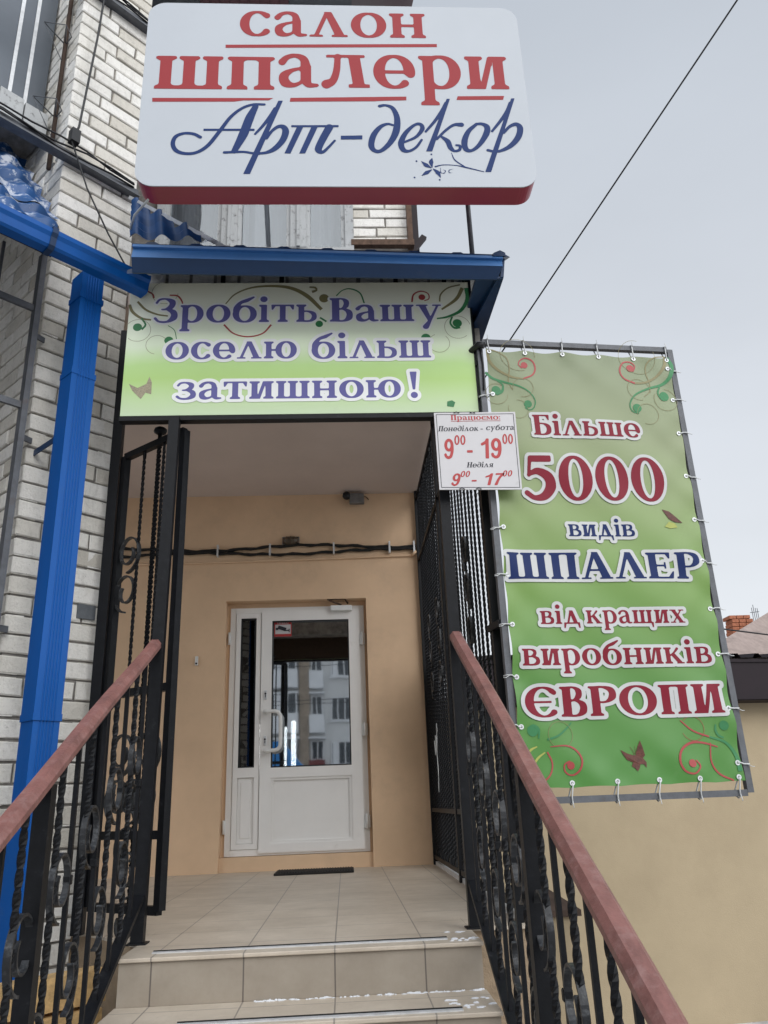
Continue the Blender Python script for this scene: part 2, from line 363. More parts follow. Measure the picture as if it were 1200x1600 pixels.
def glyph(c, sans=False):
    T, h = .27, 1.0
    cap = c in 'ЗВБШПАЛЕРЄОИНΛ'
    if cap: T, h = .33, 1.42
    k = {'Ш': 'ш', 'П': 'п', 'И': 'и', 'Н': 'н', 'З': 'з', 'В': 'в', 'О': 'о', 'Є': 'є', 'Л': 'л'}.get(c, c)
    q = T / .27
    if sans and c in '0917':
        w = .105
        if c == '0': return [ring(.36, .71, .36, .73, .11, .095)], .72
        if c == '9': return [ring(.36, .98, .36, .46, .115, .10), S([(.62, .95), (.61, .55), (.5, .18), (.3, .085), (.12, .2), (.09, .3)], [.11, .115, .11, .1, .1, .1])], .74
        if c == '1': return [('p', [(.30, 0), (.54, 0), (.54, 1.42), (.36, 1.42), (.30, 1.3)]), S([(.44, 1.30), (.3, 1.14), (.08, 1.02)], [.1, .1, .1])], .6
        if c == '7': return [rect(.04, .74, 1.22, 1.42), S([(.62, 1.28), (.4, .8), (.28, .1)], [.11, .11, .12]), rect(.16, .4, 0, .12)], .76
    if c == '-': return [rect(0, .5, .36, .54)], .5
    if c == '0': return [ring(.55, .71, .55, .74, .16, .055)], 1.1
    if c == '5': return [rect(.22, .92, 1.22, 1.43), S([(.24, 1.36), (.17, .78)], [.06, .05]), S([(.16, .80), (.45, .92), (.78, .74), (.84, .42), (.62, .12), (.3, .05), (.06, .2)], [.05, .11, .16, .17, .13, .08, .09])], 1.02
    if c == '!': return [('p', [(.06, 1.45), (.40, 1.45), (.29, .46), (.17, .46)]), S([(.23, .16), (.231, .16)], [.17, .17])], .46
    if c == ':': return [S([(.15, .14), (.151, .14)], [.14, .14]), S([(.15, .8), (.151, .8)], [.14, .14])], .3
    if k == 'о': return [ring(.56 * (1 if not cap else 1.35), h / 2, .56 * (1 if not cap else 1.35), h / 2 + .02, .15 * q, .05)], 1.12 * (1 if not cap else 1.35)
    if k == 'с': return [ring(.54, .5, .54, .52, .15, .05, 52, 318), S([(.84, .84), (.841, .82)], [.1, .1])], .95
    if k == 'є':
        s = 1 if not cap else 1.35
        return [ring(.54 * s, h / 2, .54 * s, h / 2 + .02, .15 * q, .05, 48, 315), S([(.86 * s, h * .82), (.861 * s, h * .8)], [.1, .1]), rect(.2, .78 * s, h / 2 - .05, h / 2 + .05)], .95 * s
    if c == 'е': return [ring(.54, .5, .54, .52, .15, .05, 0, 312), ring(.54, .5, .54, .52, .12, .05, -8, 10), rect(.15, .98, .44, .54)], 1.06
    if c == 'а': return [S([(.12, .76), (.24, .90), (.45, .96), (.66, .86), (.72, .62)], [.1, .075, .06, .1, .13]), rect(.585, .855, .14, .66), S([(.72, .2), (.80, .07), (1.0, .06)], [.13, .08, .05]),
                         S([(.64, .58), (.36, .50), (.17, .34), (.2, .14), (.38, .06), (.56, .12), (.66, .24)], [.04, .06, .12, .13, .07, .05, .05])], 1.02
    if c == 'љ': return [rect(.12, 1.12, 1 - SH, 1), rect(.24, .40, .93, 1), ('p', [(.68, 1), (.98, 1), (1.10, 0), (.80, 0)]), rect(.68, 1.22, 0, SH + .02), S([(.42, .95), (.38, .5), (.28, .2), (.12, .1)], [.08, .09, .10, .13])], 1.22
    if k == 'л':
        a = h; w = 1.2 * (1.12 if cap else 1)
        return [('p', [(.12, 0), (.26, 0), (w * .52, a), (w * .40, a)]), ('p', [(w * .38, a + .02), (w * .58, a + .02), (w - .08, 0), (w - .08 - T * 1.12, 0)]), rect(0, .42, 0, SH), rect(w - T - .24, w, 0, SH)], w
    if c == 'А': return glyph('Л')[0] + [rect(.35, .95, .42, .52)], glyph('Л')[1]
    if k == 'н': return stm(.1, T, 0, h) + stm(.5 + T, T, 0, h) + [rect(.1 + T, .5 + T, h / 2 - .06, h / 2 + .05)], .6 + 2 * T
    if k == 'п': return stm(.1, T, 0, h) + stm(.44 + T, T, 0, h) + [rect(.1, .44 + T, h - SH - .02, h)], .54 + 2 * T
    if k in 'шщ':
        g = .26; xs = [.1 + i * (T + g) for i in range(3)]; o = []
        for x in xs: o += stm(x, T, 0, h)
        o.append(rect(xs[0], xs[2] + T, 0, SH + .02)); w = xs[2] + T + .1
        if k == 'щ': o.append(('p', [(w - .14, SH), (w + .06, SH), (w + .04, -.3), (w - .06, -.3)])); w += .06
        return o, w
    if c == 'ц':
        return stm(.1, T, 0, h) + stm(.4 + T, T, 0, h) + [rect(.1, .5 + 2 * T, 0, SH + .02), ('p', [(.36 + 2 * T, SH), (.56 + 2 * T, SH), (.54 + 2 * T, -.3), (.44 + 2 * T, -.3)])], .56 + 2 * T
    if k == 'и': return stm(.1, T, 0, h) + stm(.46 + T, T, 0, h) + [('p', [(.1 + T - .04, 0), (.1 + T + .12, 0), (.5 + T, h), (.34 + T, h)])], .56 + 2 * T
    if c == 'т': return stm(.40, T, 0, h, 'lr', '') + [rect(.02, 1.05, h - SH - .01, h), ('p', [(0, h), (.02, h - .30), (.08, h - .30), (.2, h - SH)]), ('p', [(1.07, h), (1.05, h - .30), (.99, h - .30), (.87, h - SH)])], 1.07
    if c == 'ь': return stm(.1, T, 0, h, 'l', 'lr') + [S([(.2, .60), (.55, .60), (.80, .46), (.82, .22), (.62, .05), (.2, .048)], [.045, .05, .11, .12, .055, .048])], .95
    if k == 'в':
        return stm(.1, T, 0, h, 'l', 'l') + [S([(.2, h - .048), (.55, h - .05), (.74, h * .85), (.72, h * .66), (.52, h * .54), (.2, h * .53)], [.048, .05, .10 * q, .10 * q, .05, .04]),
               S([(.2, h * .53), (.6, h * .53), (.86, h * .40), (.86, h * .17), (.62, .05), (.2, .048)], [.04, .05, .11 * q, .12 * q, .055, .048])], 1.0 + (.03 if cap else 0)
    if c == 'Б': return stm(.1, T, 0, h, 'l', 'l') + [rect(.1, 1.02, h - .1, h), ('p', [(1.04, h), (1.02, h - .38), (.96, h - .38), (.82, h - .1)]), S([(.2, .80), (.65, .80), (.94, .60), (.94, .24), (.66, .05), (.2, .05)], [.045, .05, .14, .15, .055, .05])], 1.12
    if c == 'Е': return stm(.1, T, 0, h, 'l', 'l') + [rect(.1, 1.05, h - .1, h), rect(.1, .82, h / 2 - .05, h / 2 + .05), rect(.1, 1.08, 0, .1), ('p', [(1.06, h), (1.04, h - .34), (.98, h - .34), (.86, h - .1)]), ('p', [(1.16, .40), (1.10, .40), (.9, .1), (1.1, 0)]), rect(.76, .84, h / 2 - .18, h / 2 + .18)], 1.16
    if c == 'Р': return stm(.1, T, 0, h, 'lr', 'l') + [S([(.2, h - .05), (.6, h - .05), (.92, h * .86), (.94, h * .64), (.68, h * .47), (.3, h * .46)], [.05, .055, .14, .15, .055, .04])], 1.10
    if c == 'р': return stm(.12, T, -.5, h, 'lr', 'l') + [ring(.56, .5, .54, .52, .15, .05, -132, 132)], 1.12
    if c == 'б': return [ring(.56, .47, .56, .50, .15, .05), S([(.15, .5), (.17, .82), (.36, 1.12), (.66, 1.26), (.96, 1.44)], [.14, .13, .085, .10, .05])], 1.12
    if c == 'і': return stm(.1, T, 0, h, 'lr', 'l') + [S([(.22, 1.32), (.221, 1.32)], [.17, .17])], .2 + T
    if c == 'у': return [('p', [(.10, 1), (.42, 1), (.68, .12), (.52, .0)]), S([(.98, .95), (.62, .08), (.40, -.34)], [.05, .07, .14]), rect(0, .54, 1 - SH, 1), rect(.74, 1.14, 1 - SH, 1)], 1.14
    if c == 'ю': return stm(.1, T, 0, h) + [rect(.36, .7, .44, .55), ring(1.08, .5, .52, .52, .15, .05)], 1.6
    if k == 'з':
        s = 1 if not cap else 1.22
        return [S([(.07 * s, .80 * h), (.18 * s, .93 * h), (.42 * s, .955 * h), (.66 * s, .83 * h), (.62 * s, .64 * h), (.40 * s, .53 * h), (.28 * s, .53 * h)], [.06, .055, .05, .12 * q, .11 * q, .045, .04]),
                S([(.28 * s, .53 * h), (.46 * s, .53 * h), (.72 * s, .41 * h), (.74 * s, .2 * h), (.5 * s, .05), (.2 * s, .06), (.05 * s, .17 * h)], [.04, .045, .12 * q, .13 * q, .06, .055, .07])], .88 * s
    if c == 'д': return [('p', [(.28, .08), (.42, .08), (.66, 1), (.5, 1)]), ('p', [(.46, 1.02), (.74, 1.02), (1.06, .05), (.76, .05)]), rect(.04, 1.2, 0, .11), ('p', [(.04, .05), (.22, .05), (.12, -.32), (.02, -.32)]), ('p', [(1.02, .05), (1.2, .05), (1.22, -.32), (1.12, -.32)])], 1.24
    if c == '∂': return [ring(.5, .48, .5, .5, .13, .05), S([(.18, 1.36), (.5, 1.36), (.85, 1.05), (.9, .5)], [.06, .06, .1, .12])], 1.02
    if c == 'к': return stm(.1, T, 0, h) + [S([(.34, .48), (.60, .66), (.84, .92)], [.05, .055, .08]), ('p', [(.40, .55), (.62, .68), (1.12, .0), (.80, .0)]), rect(.72, 1.18, 0, SH)], 1.18
    if c == 'х': return [('p', [(.10, 1), (.42, 1), (1.06, 0), (.74, 0)]), ('p', [(.16, 0), (.28, 0), (.98, 1), (.86, 1)]), rect(0, .5, 1 - SH, 1), rect(.70, 1.12, 1 - SH, 1), rect(.02, .44, 0, SH), rect(.64, 1.16, 0, SH)], 1.16
    if c == 'м': return stm(.1, .12, 0, h) + stm(.98, T, 0, h) + [('p', [(.1, 1), (.38, 1), (.74, .1), (.58, .1)]), ('p', [(.58, .1), (.70, .1), (1.06, 1), (.94, 1)])], 1.35
    if c == 'я': return stm(.66, T, 0, h, 'lr', 'r') + [S([(.8, .95), (.42, .95), (.2, .78), (.24, .55), (.48, .45), (.8, .45)], [.048, .05, .12, .11, .05, .045]), ('p', [(.42, .46), (.62, .46), (.32, 0), (.02, 0)])], 1.03
    if c in 'УГ': return glyph('у' if c == 'У' else 'п')
    return stm(.1, T, 0, h), .5
def sdf(prims, X, Y):
    D = np.full(X.shape, 9.0)
    for pr in prims:
        if pr[0] == 'p':
            P = np.array(pr[1], float); d = np.full(X.shape, 1e9); ins = np.zeros(X.shape, bool)
            for i in range(len(P)):
                a, b = P[i], P[(i + 1) % len(P)]; ex, ey = b - a
                wx, wy = X - a[0], Y - a[1]; t = np.clip((wx * ex + wy * ey) / (ex * ex + ey * ey + 1e-12), 0, 1)
                d = np.minimum(d, (wx - t * ex) ** 2 + (wy - t * ey) ** 2)
                c = (a[1] > Y) != (b[1] > Y)
                ins ^= c & (X < a[0] + (Y - a[1]) * ex / (ey if abs(ey) > 1e-12 else 1e-12))
            d = np.sqrt(d); D = np.minimum(D, np.where(ins, -d, d))
        else:
            P, r = (pr[1], pr[2]) if pr[0] == 'r' else cat(pr[1], pr[2])
            for (px, py), rr in zip(P, r): D = np.minimum(D, np.hypot(X - px, Y - py) - rr)
    return D
def contour(D, x0, y0, dx, dy, run=6):
    """flat mesh of D<0 (marching squares, full cells merged along rows) -> verts2d, faces"""
    H, Wd = D.shape; idx = {}; vs = []; fs = []
    def vert(key, p):
        if key not in idx: idx[key] = len(vs); vs.append(p)
        return idx[key]
    def corner(i, j): return vert((i, j), (x0 + j * dx, y0 + i * dy))
    def edge(i, j, i2, j2):
        a, b = D[i, j], D[i2, j2]; t = a / (a - b)
        return vert((min((i, j), (i2, j2)), max((i, j), (i2, j2))), (x0 + (j + (j2 - j) * t) * dx, y0 + (i + (i2 - i) * t) * dy))
    ins = D < 0
    cnt = ins[:-1, :-1].astype(int) + ins[:-1, 1:] + ins[1:, 1:] + ins[1:, :-1]
    for i in range(H - 1):
        j = 0; row = cnt[i]
        if not row.any(): continue
        while j < Wd - 1:
            if row[j] == 4:
                k = j
                while k < Wd - 1 and row[k] == 4 and k - j < run: k += 1
                fs.append((corner(i, j), corner(i, k), corner(i + 1, k), corner(i + 1, j))); j = k; continue
            if row[j]:
                c = [(i, j), (i, j + 1), (i + 1, j + 1), (i + 1, j)]; poly = []
                for q in range(4):
                    a, b = c[q], c[(q + 1) % 4]
                    if ins[a]: poly.append(corner(*a))
                    if ins[a] != ins[b]: poly.append(edge(*a, *b))
                if len(set(poly)) >= 3: fs.append(tuple(poly))
            j += 1
    return vs, fs
def text_mesh(text, x0, x1, yb, u, place, off, grow=0, sans=False, shear=0, gap=.10):
    """lettering as flat faces. x0,x1,yb in mm on the sheet, u = x-height in mm; place(u_m, v_m, off) -> point"""
    prims = []; cur = 0
    for ch in text:
        if ch == ' ': cur += .5; continue
        g, w = glyph(ch, sans)
        for pr in g:
            if pr[0] == 'r': prims.append(('r', pr[1] + np.array([cur, 0]), pr[2]))
            else: prims.append((pr[0], [(a + cur, b) for a, b in pr[1]]) + tuple(pr[2:]))
        cur += w + gap
    cur -= gap; kx = (x1 - x0) / cur / u                      # horizontal fit
    st = 1 / 24; mg = grow + .12
    lo, hi = -.62 - mg, 1.62 + mg
    X, Y = np.meshgrid(np.arange(-mg, cur + mg, st), np.arange(lo, hi, st))
    D = np.full(X.shape, 9.0)
    for pr in prims:                                          # only near each primitive
        P = np.array(pr[1]); a = max(0, int((P[:, 0].min() - .45 - grow + mg) / st)); b = int((P[:, 0].max() + .45 + grow + mg) / st) + 1
        D[:, a:b] = np.minimum(D[:, a:b], sdf([pr], X[:, a:b], Y[:, a:b]))
    vs, fs = contour(D - grow, -mg, lo, st, st)
    mb = MB(); mb.add([place((x0 + (x + shear * y) * kx * u) / 1000, (yb + y * u) / 1000, off) for x, y in vs], fs); return mb
def strokes_mesh(items, place, off, step=4.0, grid=2.2):
    xs = [p[0] for it in items for p in it[2]]; ys = [p[1] for it in items for p in it[2]]
    x0, y0 = min(xs) - 30, min(ys) - 30; X, Y = np.meshgrid(np.arange(x0, max(xs) + 30, grid), np.arange(y0, max(ys) + 30, grid))
    D = np.full(X.shape, 99.0)
    for k, col, pts, rs in items:
        P = np.array(pts, float); q = 34
        a, b = max(0, int((P[:, 0].min() - q - x0) / grid)), int((P[:, 0].max() + q - x0) / grid) + 1
        c, d = max(0, int((P[:, 1].min() - q - y0) / grid)), int((P[:, 1].max() + q - y0) / grid) + 1
        xx, yy = X[c:d, a:b], Y[c:d, a:b]
        if k == 'p': v = sdf([('p', pts)], xx, yy)
        else:
            cp, cr = cat(pts, rs, step); v = sdf([('r', cp, cr)], xx, yy)
        D[c:d, a:b] = np.minimum(D[c:d, a:b], v)
    vs, fs = contour(D, x0, y0, grid, grid)
    return MB().add([place(x / 1000, y / 1000, off) for x, y in vs], fs)
def ribbons(items, place, off):
    """printed swirls: tapered ribbons, discs and thin rings, each a hair above the last; one mesh each"""
    res = []
    for i, (k, col, pts, rs) in enumerate(items):
        mb = MB(); res.append((col, k, mb)); z = off + i * .00003
        if k == 'p': mb.add([place(x / 1000, y / 1000, z) for x, y in pts], [tuple(range(len(pts)))]); continue
        if k == 'c':
            x, y = pts[0]; mb.add([place((x + rs[0] * math.cos(a)) / 1000, (y + rs[0] * math.sin(a)) / 1000, z) for a in (j * math.pi / 12 for j in range(24))], [tuple(range(24))]); continue
        if k == 'o':
            x, y = pts[0]; r, w = rs; w = max(.7, w) * 1.0; n = 40; a0 = (i * 1.7) % 6.28
            P = np.array([(x + r * math.cos(a0 + 5.2 * j / n), y + r * math.sin(a0 + 5.2 * j / n)) for j in range(n + 1)]); q = np.full(n + 1, w)
        else: P, q = cat(pts, rs, 9)
        t = np.gradient(P, axis=0); t /= np.linalg.norm(t, axis=1)[:, None] + 1e-9; nn = np.c_[-t[:, 1], t[:, 0]] * q[:, None]
        L, Rr = P + nn, P - nn; vs = [place(x / 1000, y / 1000, z) for x, y in np.vstack([L, Rr])]; n = len(P)
        mb.add(vs, [(j, n + j, n + j + 1, j + 1) for j in range(n - 1)])
    return res

TEXT_SIGN=[('салон',-454,474,4078,167.5),('шп',-850,-278,3726,211.5),('аљери',-265,865,3744,213.7)]
SCRIPT_SIGN=[('s',0,[(-618,3430),(-650,3449),(-694,3452),(-731,3432),(-742,3389),(-724,3349),(-681,3332),(-630,3340),(-581,3381),(-532,3463),(-483,3551),(-432,3606),(-380,3631),(-325,3633)],[8.6,8.6,7.7,9.6,10.5,10.5,8.6,8.6,9.6,9.6,8.6,7.7,7.7,6.7]),('s',0,[(-366,3620),(-393,3547),(-420,3449),(-459,3348)],[13.9,20.9,21.9,13.9]),('p',0,[(-605,3481),(-368,3483),(-368,3470),(-605,3468)],[]),('s',0,[(-504,3340),(-418,3344),(-370,3335),(-344,3333)],[7.5,6.6,6.6,6.6]),('p',0,[(-259,3657),(-237,3658),(-384,3215),(-415,3215)],[]),('s',0,[(-365,3451),(-332,3498),(-299,3553),(-273,3607)],[5.8,7.7,9.6,9.6]),('s',0,[(-312,3426),(-287,3470),(-257,3497),(-233,3494),(-223,3465),(-238,3412),(-271,3366),(-308,3342),(-348,3335),(-381,3337)],[7.7,7.7,9.6,13.5,16.3,15.4,13.5,8.7,6.7,6.7]),('p',0,[(-197,3506),(26,3509),(26,3496),(-197,3494)],[]),('p',0,[(-169,3500),(-139,3500),(-200,3336),(-228,3336)],[]),('p',0,[(-101,3501),(-71,3501),(-132,3337),(-160,3336)],[]),('s',0,[(-18,3495),(-52,3418),(-71,3361),(-52,3345),(-26,3371),(6,3414)],[18.6,17.6,16.6,8.8,6.8,5.9]),('p',0,[(35,3444),(137,3447),(136,3423),(35,3421)],[]),('s',0,[(225,3629),(254,3634),(287,3615),(305,3554),(297,3474),(266,3404),(223,3356),(193,3355),(177,3386),(189,3447),(222,3498),(257,3518),(284,3511)],[9.0,7.2,10.9,14.5,17.2,13.6,10.0,10.9,14.5,14.5,10.9,7.2,6.3]),('s',0,[(334,3408),(390,3440),(422,3488),(415,3517),(387,3513),(343,3465),(318,3404),(326,3362),(352,3354),(387,3377),(416,3422)],[6.1,7.8,11.3,9.6,7.8,11.3,14.8,13.1,7.8,7.0,6.1]),('p',0,[(551,3679),(567,3679),(462,3353),(433,3353)],[]),('s',0,[(438,3473),(485,3538),(523,3601),(546,3651)],[6.2,7.9,9.7,8.8]),('s',0,[(488,3427),(529,3476),(573,3514),(611,3517)],[6.1,7.0,7.9,13.1]),('s',0,[(513,3441),(539,3414),(550,3375),(568,3356),(592,3364),(595,3387),(579,3391)],[7.0,13.2,12.3,7.0,7.9,7.0,6.1]),('s',0,[(685,3522),(643,3477),(619,3415),(623,3367),(650,3360),(688,3394),(726,3460),(734,3503),(712,3522),(685,3522)],[8.0,11.6,15.2,13.4,8.0,10.7,15.2,14.3,8.9,8.0]),('p',0,[(867,3685),(884,3686),(731,3232),(703,3232)],[]),('s',0,[(756,3478),(801,3541),(838,3600),(860,3655)],[6.2,8.0,9.8,8.9]),('s',0,[(812,3470),(843,3507),(876,3522),(893,3499),(879,3444),(839,3391),(788,3359),(754,3355),(727,3362)],[7.1,8.0,11.5,15.1,15.1,12.4,8.0,7.1,8.0]),('s',0,[(456,3259),(453,3289),(459,3312)],[2.5,11.0,1.7]),('s',0,[(451,3255),(429,3271),(408,3293)],[2.5,11.0,1.7]),('s',0,[(453,3244),(429,3227),(406,3210)],[2.5,10.1,1.7]),('s',0,[(461,3249),(481,3227),(492,3199)],[2.5,11.0,1.7]),('s',0,[(472,3263),(510,3273),(570,3270),(613,3259),(696,3234)],[4.2,2.5,2.5,4.2,2.5]),('s',0,[(552,3345),(566,3302),(613,3259)],[1.7,3.5,3.5]),('s',0,[(495,3255),(495,3229),(510,3224),(517,3238),(509,3244)],[1.7,2.5,2.5,2.5,1.7]),('s',0,[(552,3249),(534,3241),(535,3227),(546,3227)],[1.7,2.5,2.5,1.7]),('s',0,[(457,3336),(457,3335)],[4.3,4.3]),('s',0,[(385,3295),(385,3294)],[4.3,4.3]),('s',0,[(371,3199),(371,3198)],[4.2,4.2]),('s',0,[(487,3186),(487,3185)],[4.2,4.2])]
UNDERLINES=[[(-520,4016),(525,4039),(524,4018),(-519,3995)],[(-853,3668),(-283,3674),(-304,3659),(-425,3657),(-468,3649),(-852,3644)],[(-201,3676),(356,3691),(355,3667),(247,3663),(200,3659),(-205,3652)],[(606,3696),(834,3701),(827,3676),(598,3672)]]
TEXT_STRIP=[('Зробіть',-953,-106,2881,106.9),('Вашу',-37,557,2881,102.8),('оселю',-882,-210,2662,100.4),('більш',-134,487,2659,104.1),('затишною',-815,320,2429,100.3),('!',363,412,2424,105.1)]
ORN_STRIP=[('s','O',[(-1084,2994),(-1065,2949),(-1017,2910),(-967,2900)],[6.9,7.9,6.9,4.9]),('s','G',[(-1017,2910),(-994,2871),(-1012,2842)],[4.9,4.9,5.9]),('c','G',[(-1034,2856)],[23.2]),('s','O',[(-1044,3013),(-1000,2964),(-940,2934),(-882,2923)],[6.0,6.0,5.0,4.0]),('s','R',[(-1003,3081),(-968,3058),(-961,3033)],[4.0,4.0,4.0]),('s','R',[(-880,3052),(-838,3047),(-813,3012),(-810,2987)],[4.0,5.0,4.0,3.0]),('o','O',[(-1031,2837)],[65.6,1.0]),('o','O',[(-929,2750)],[55.2,1.0]),('o','O',[(-905,3067)],[68.2,1.0]),('c','G',[(-869,2775)],[23.0]),('s','G',[(-878,2865),(-844,2836),(-829,2778)],[1.9,1.9,1.9]),('s','O',[(-585,2996),(-537,3056),(-453,3096),(-343,3107),(-241,3093),(-156,3043),(-80,2958)],[3.0,4.0,5.0,7.0,10.0,11.9,9.0]),('s','R',[(-590,2868),(-538,2814),(-463,2794),(-389,2813),(-344,2866)],[4.9,3.9,3.9,3.9,4.9]),('p','T',[(-1054,2523),(-1009,2499),(-967,2522),(-954,2563),(-940,2531),(-939,2462),(-968,2472),(-989,2436),(-1015,2463),(-1036,2486)],[]),('s','O',[(-143,3099),(-113,3096),(-106,3079),(-130,3069)],[5.1,6.1,6.1,8.1]),('c','O',[(-66,3028)],[26.2]),('s','G',[(-1,3043),(33,3078),(76,3087),(126,3060),(149,2991)],[3.0,3.0,4.0,4.0,4.0]),('c','G',[(-93,2869)],[19.6]),('s','G',[(-89,2908),(-55,2883)],[4.9,4.9]),('s','R',[(403,3002),(414,3049),(454,3070),(492,3055),(495,3022),(470,3010)],[5.0,4.0,4.0,3.0,3.0,3.0]),('c','R',[(458,3032)],[18.3]),('s','O',[(670,3111),(603,3091),(561,3050),(552,3004)],[4.1,4.1,4.1,4.1]),('s','O',[(681,3090),(642,3019),(560,2954)],[10.3,9.2,5.1]),('s','G',[(703,3090),(702,3019),(663,2948),(591,2909),(531,2897)],[12.3,10.3,9.2,6.2,4.1]),('s','G',[(613,2908),(601,2869),(621,2839),(651,2844)],[5.0,5.0,6.0,8.0]),('c','G',[(638,2868)],[24.8]),('o','O',[(638,2844)],[69.1,1.0]),('o','O',[(534,2747)],[55.3,1.0]),('c','G',[(466,2779)],[25.3]),('p','G',[(554,2402),(579,2409),(595,2397),(585,2370),(552,2375)],[])]
TEXT_BANNER=[('Більше',238,807,2201,80.3),('5000',162,893,1855,161.9),('видів',358,693,1666,61.6),('ШПАЛЕР',37,1001,1453,92.2),('від',170,360,1238,61.3),('кращих',391,877,1238,62.7),('виробників',63,980,1048,75.5),('ЄВРОПИ',55,996,821,92.4)]
ORN_BANNER=[('s','O',[(38,2686),(95,2674),(136,2638),(143,2573),(134,2509),(153,2457)],[3.3,3.3,3.3,3.3,2.2,1.6]),('s','O',[(33,2682),(42,2623),(86,2566),(151,2531),(213,2521)],[7.7,7.7,6.6,5.5,4.4]),('s','R',[(213,2521),(265,2546),(285,2585),(276,2628),(240,2645),(207,2630),(197,2603),(217,2587)],[4.3,4.3,4.3,4.3,4.3,3.2,3.2,5.4]),('c','R',[(228,2604)],[18.5]),('s','G',[(17,2557),(53,2521),(109,2502),(185,2479),(239,2444),(264,2398),(254,2356),(229,2344),(209,2359)],[7.5,6.4,5.4,4.3,3.2,3.2,3.2,3.2,4.3]),('c','G',[(225,2377)],[20.9]),('s','G',[(76,2506),(103,2486),(97,2449),(64,2432)],[3.2,4.3,7.4,9.6]),('c','G',[(66,2453)],[24.2]),('o','O',[(67,2432)],[57.8,1.1]),('o','O',[(172,2348)],[51.9,1.0]),('o','O',[(208,2471)],[53.1,1.1]),('o','O',[(196,2662)],[93.2,1.1]),('s','O',[(1019,2695),(959,2681),(912,2645),(899,2595),(909,2529),(900,2475),(864,2441)],[3.4,3.4,3.4,3.4,2.3,2.3,1.7]),('s','O',[(1024,2695),(1008,2633),(957,2570),(889,2531),(826,2521)],[7.9,7.9,6.8,5.7,5.7]),('s','R',[(826,2521),(769,2546),(752,2594),(778,2645),(820,2652),(842,2626),(827,2594)],[5.5,4.4,4.4,4.4,4.4,3.3,3.3]),('c','R',[(814,2611)],[22.2]),('s','G',[(1034,2690),(1050,2635),(1028,2567),(979,2521),(893,2491),(815,2450),(777,2395),(785,2353),(819,2343)],[10.2,11.3,10.2,7.9,5.7,4.5,3.4,3.4,4.5]),('c','G',[(813,2372)],[23.5]),('s','G',[(961,2504),(945,2466),(964,2429),(991,2435)],[4.4,4.4,5.5,8.8]),('c','G',[(980,2451)],[26.1]),('o','O',[(983,2429)],[65.0,1.1]),('o','O',[(869,2340)],[58.4,1.1]),('o','O',[(841,2483)],[63.1,1.1]),('o','O',[(861,2682)],[101.3,1.1]),('c','G',[(79,764)],[24.1]),('s','G',[(59,775),(84,787),(107,769),(103,731)],[3.5,5.2,5.2,3.5]),('s','G',[(142,725),(195,741),(242,775),(263,796)],[4.3,4.3,3.4,2.6]),('s','R',[(153,695),(228,697),(271,674),(290,635),(275,594),(240,574),(210,587),(207,617),(234,633)],[1.7,3.4,4.3,4.3,4.3,3.4,3.4,3.4,3.4]),('c','R',[(236,614)],[16.8]),('s','R',[(137,674),(154,627),(140,581),(100,545)],[3.4,3.4,3.4,3.4]),('s','Y',[(44,664),(64,685),(93,697)],[5.1,5.1,2.5]),('s','Y',[(66,617),(93,650),(127,672)],[5.0,5.0,2.5]),('s','R',[(933,673),(868,693),(810,694),(761,665),(745,617),(764,574),(805,564),(835,593),(820,620)],[2.6,4.4,5.3,5.3,5.3,4.4,3.5,3.5,3.5]),('c','R',[(801,607)],[17.2]),('s','R',[(778,793),(829,747),(902,718)],[2.7,3.6,3.6]),('s','G',[(902,718),(976,690),(1015,636),(1020,566)],[3.5,6.2,8.8,10.6]),('s','R',[(902,692),(892,613),(921,560),(983,528)],[2.6,3.5,4.4,3.5]),('c','G',[(979,765)],[21.4]),('s','G',[(942,771),(937,744),(948,721),(970,712)],[3.6,5.4,5.4,3.6]),('o','R',[(831,756)],[53.2,0.9]),('o','O',[(205,745)],[56.1,0.9]),('p','B',[(542,649),(556,684),(571,711),(580,683),(587,648),(575,636),(589,618),(585,595),(574,610),(559,610),(552,593),(542,581),(531,594),(518,603),(526,620),(501,629),(485,651),(475,673),(505,657),(527,650)],[]),('s','B',[(534,651),(533,667),(520,685)],[1.3,0.9,0.9]),('s','B',[(539,653),(545,668),(543,686)],[1.3,0.9,0.9]),('p','B',[(857,1811),(892,1800),(923,1770),(954,1740),(914,1743),(885,1759)],[]),('p','Y',[(855,1718),(882,1745),(913,1736),(923,1716),(881,1709)],[])]
TEXT_HOURS=[('Працюємо:',552,798,2251,19.8),('Понеділок',485,684,2191,19.9),('-',695,707,2191,20.0),('субота',721,861,2194,20.0),('9',507,553,2043,74.6),('00',560,615,2117,36.2),('-',618,646,2048,72.7),('19',687,788,2042,75.1),('00',797,850,2118,37.3),('Неділя',612,740,1996,19.3),('9',529,568,1902,44.5),('00',576,621,1947,21.6),('-',626,650,1906,45.5),('17',686,776,1902,43.4),('00',780,826,1946,22.0)]
FAR_B, FAR_T = (8.526, 17.5, 3.629), (13.578, 21.0, 5.97)
WIRE_A, WIRE_B = (1.03, 5.9, 3.534), (2.647, 3.6, 5.32)

# ======================= setting =======================
GZ = -1.15
g = MB(); g.box(-90, 90, -90, 90, GZ - .2, GZ); structure('ground', g, 'concrete')

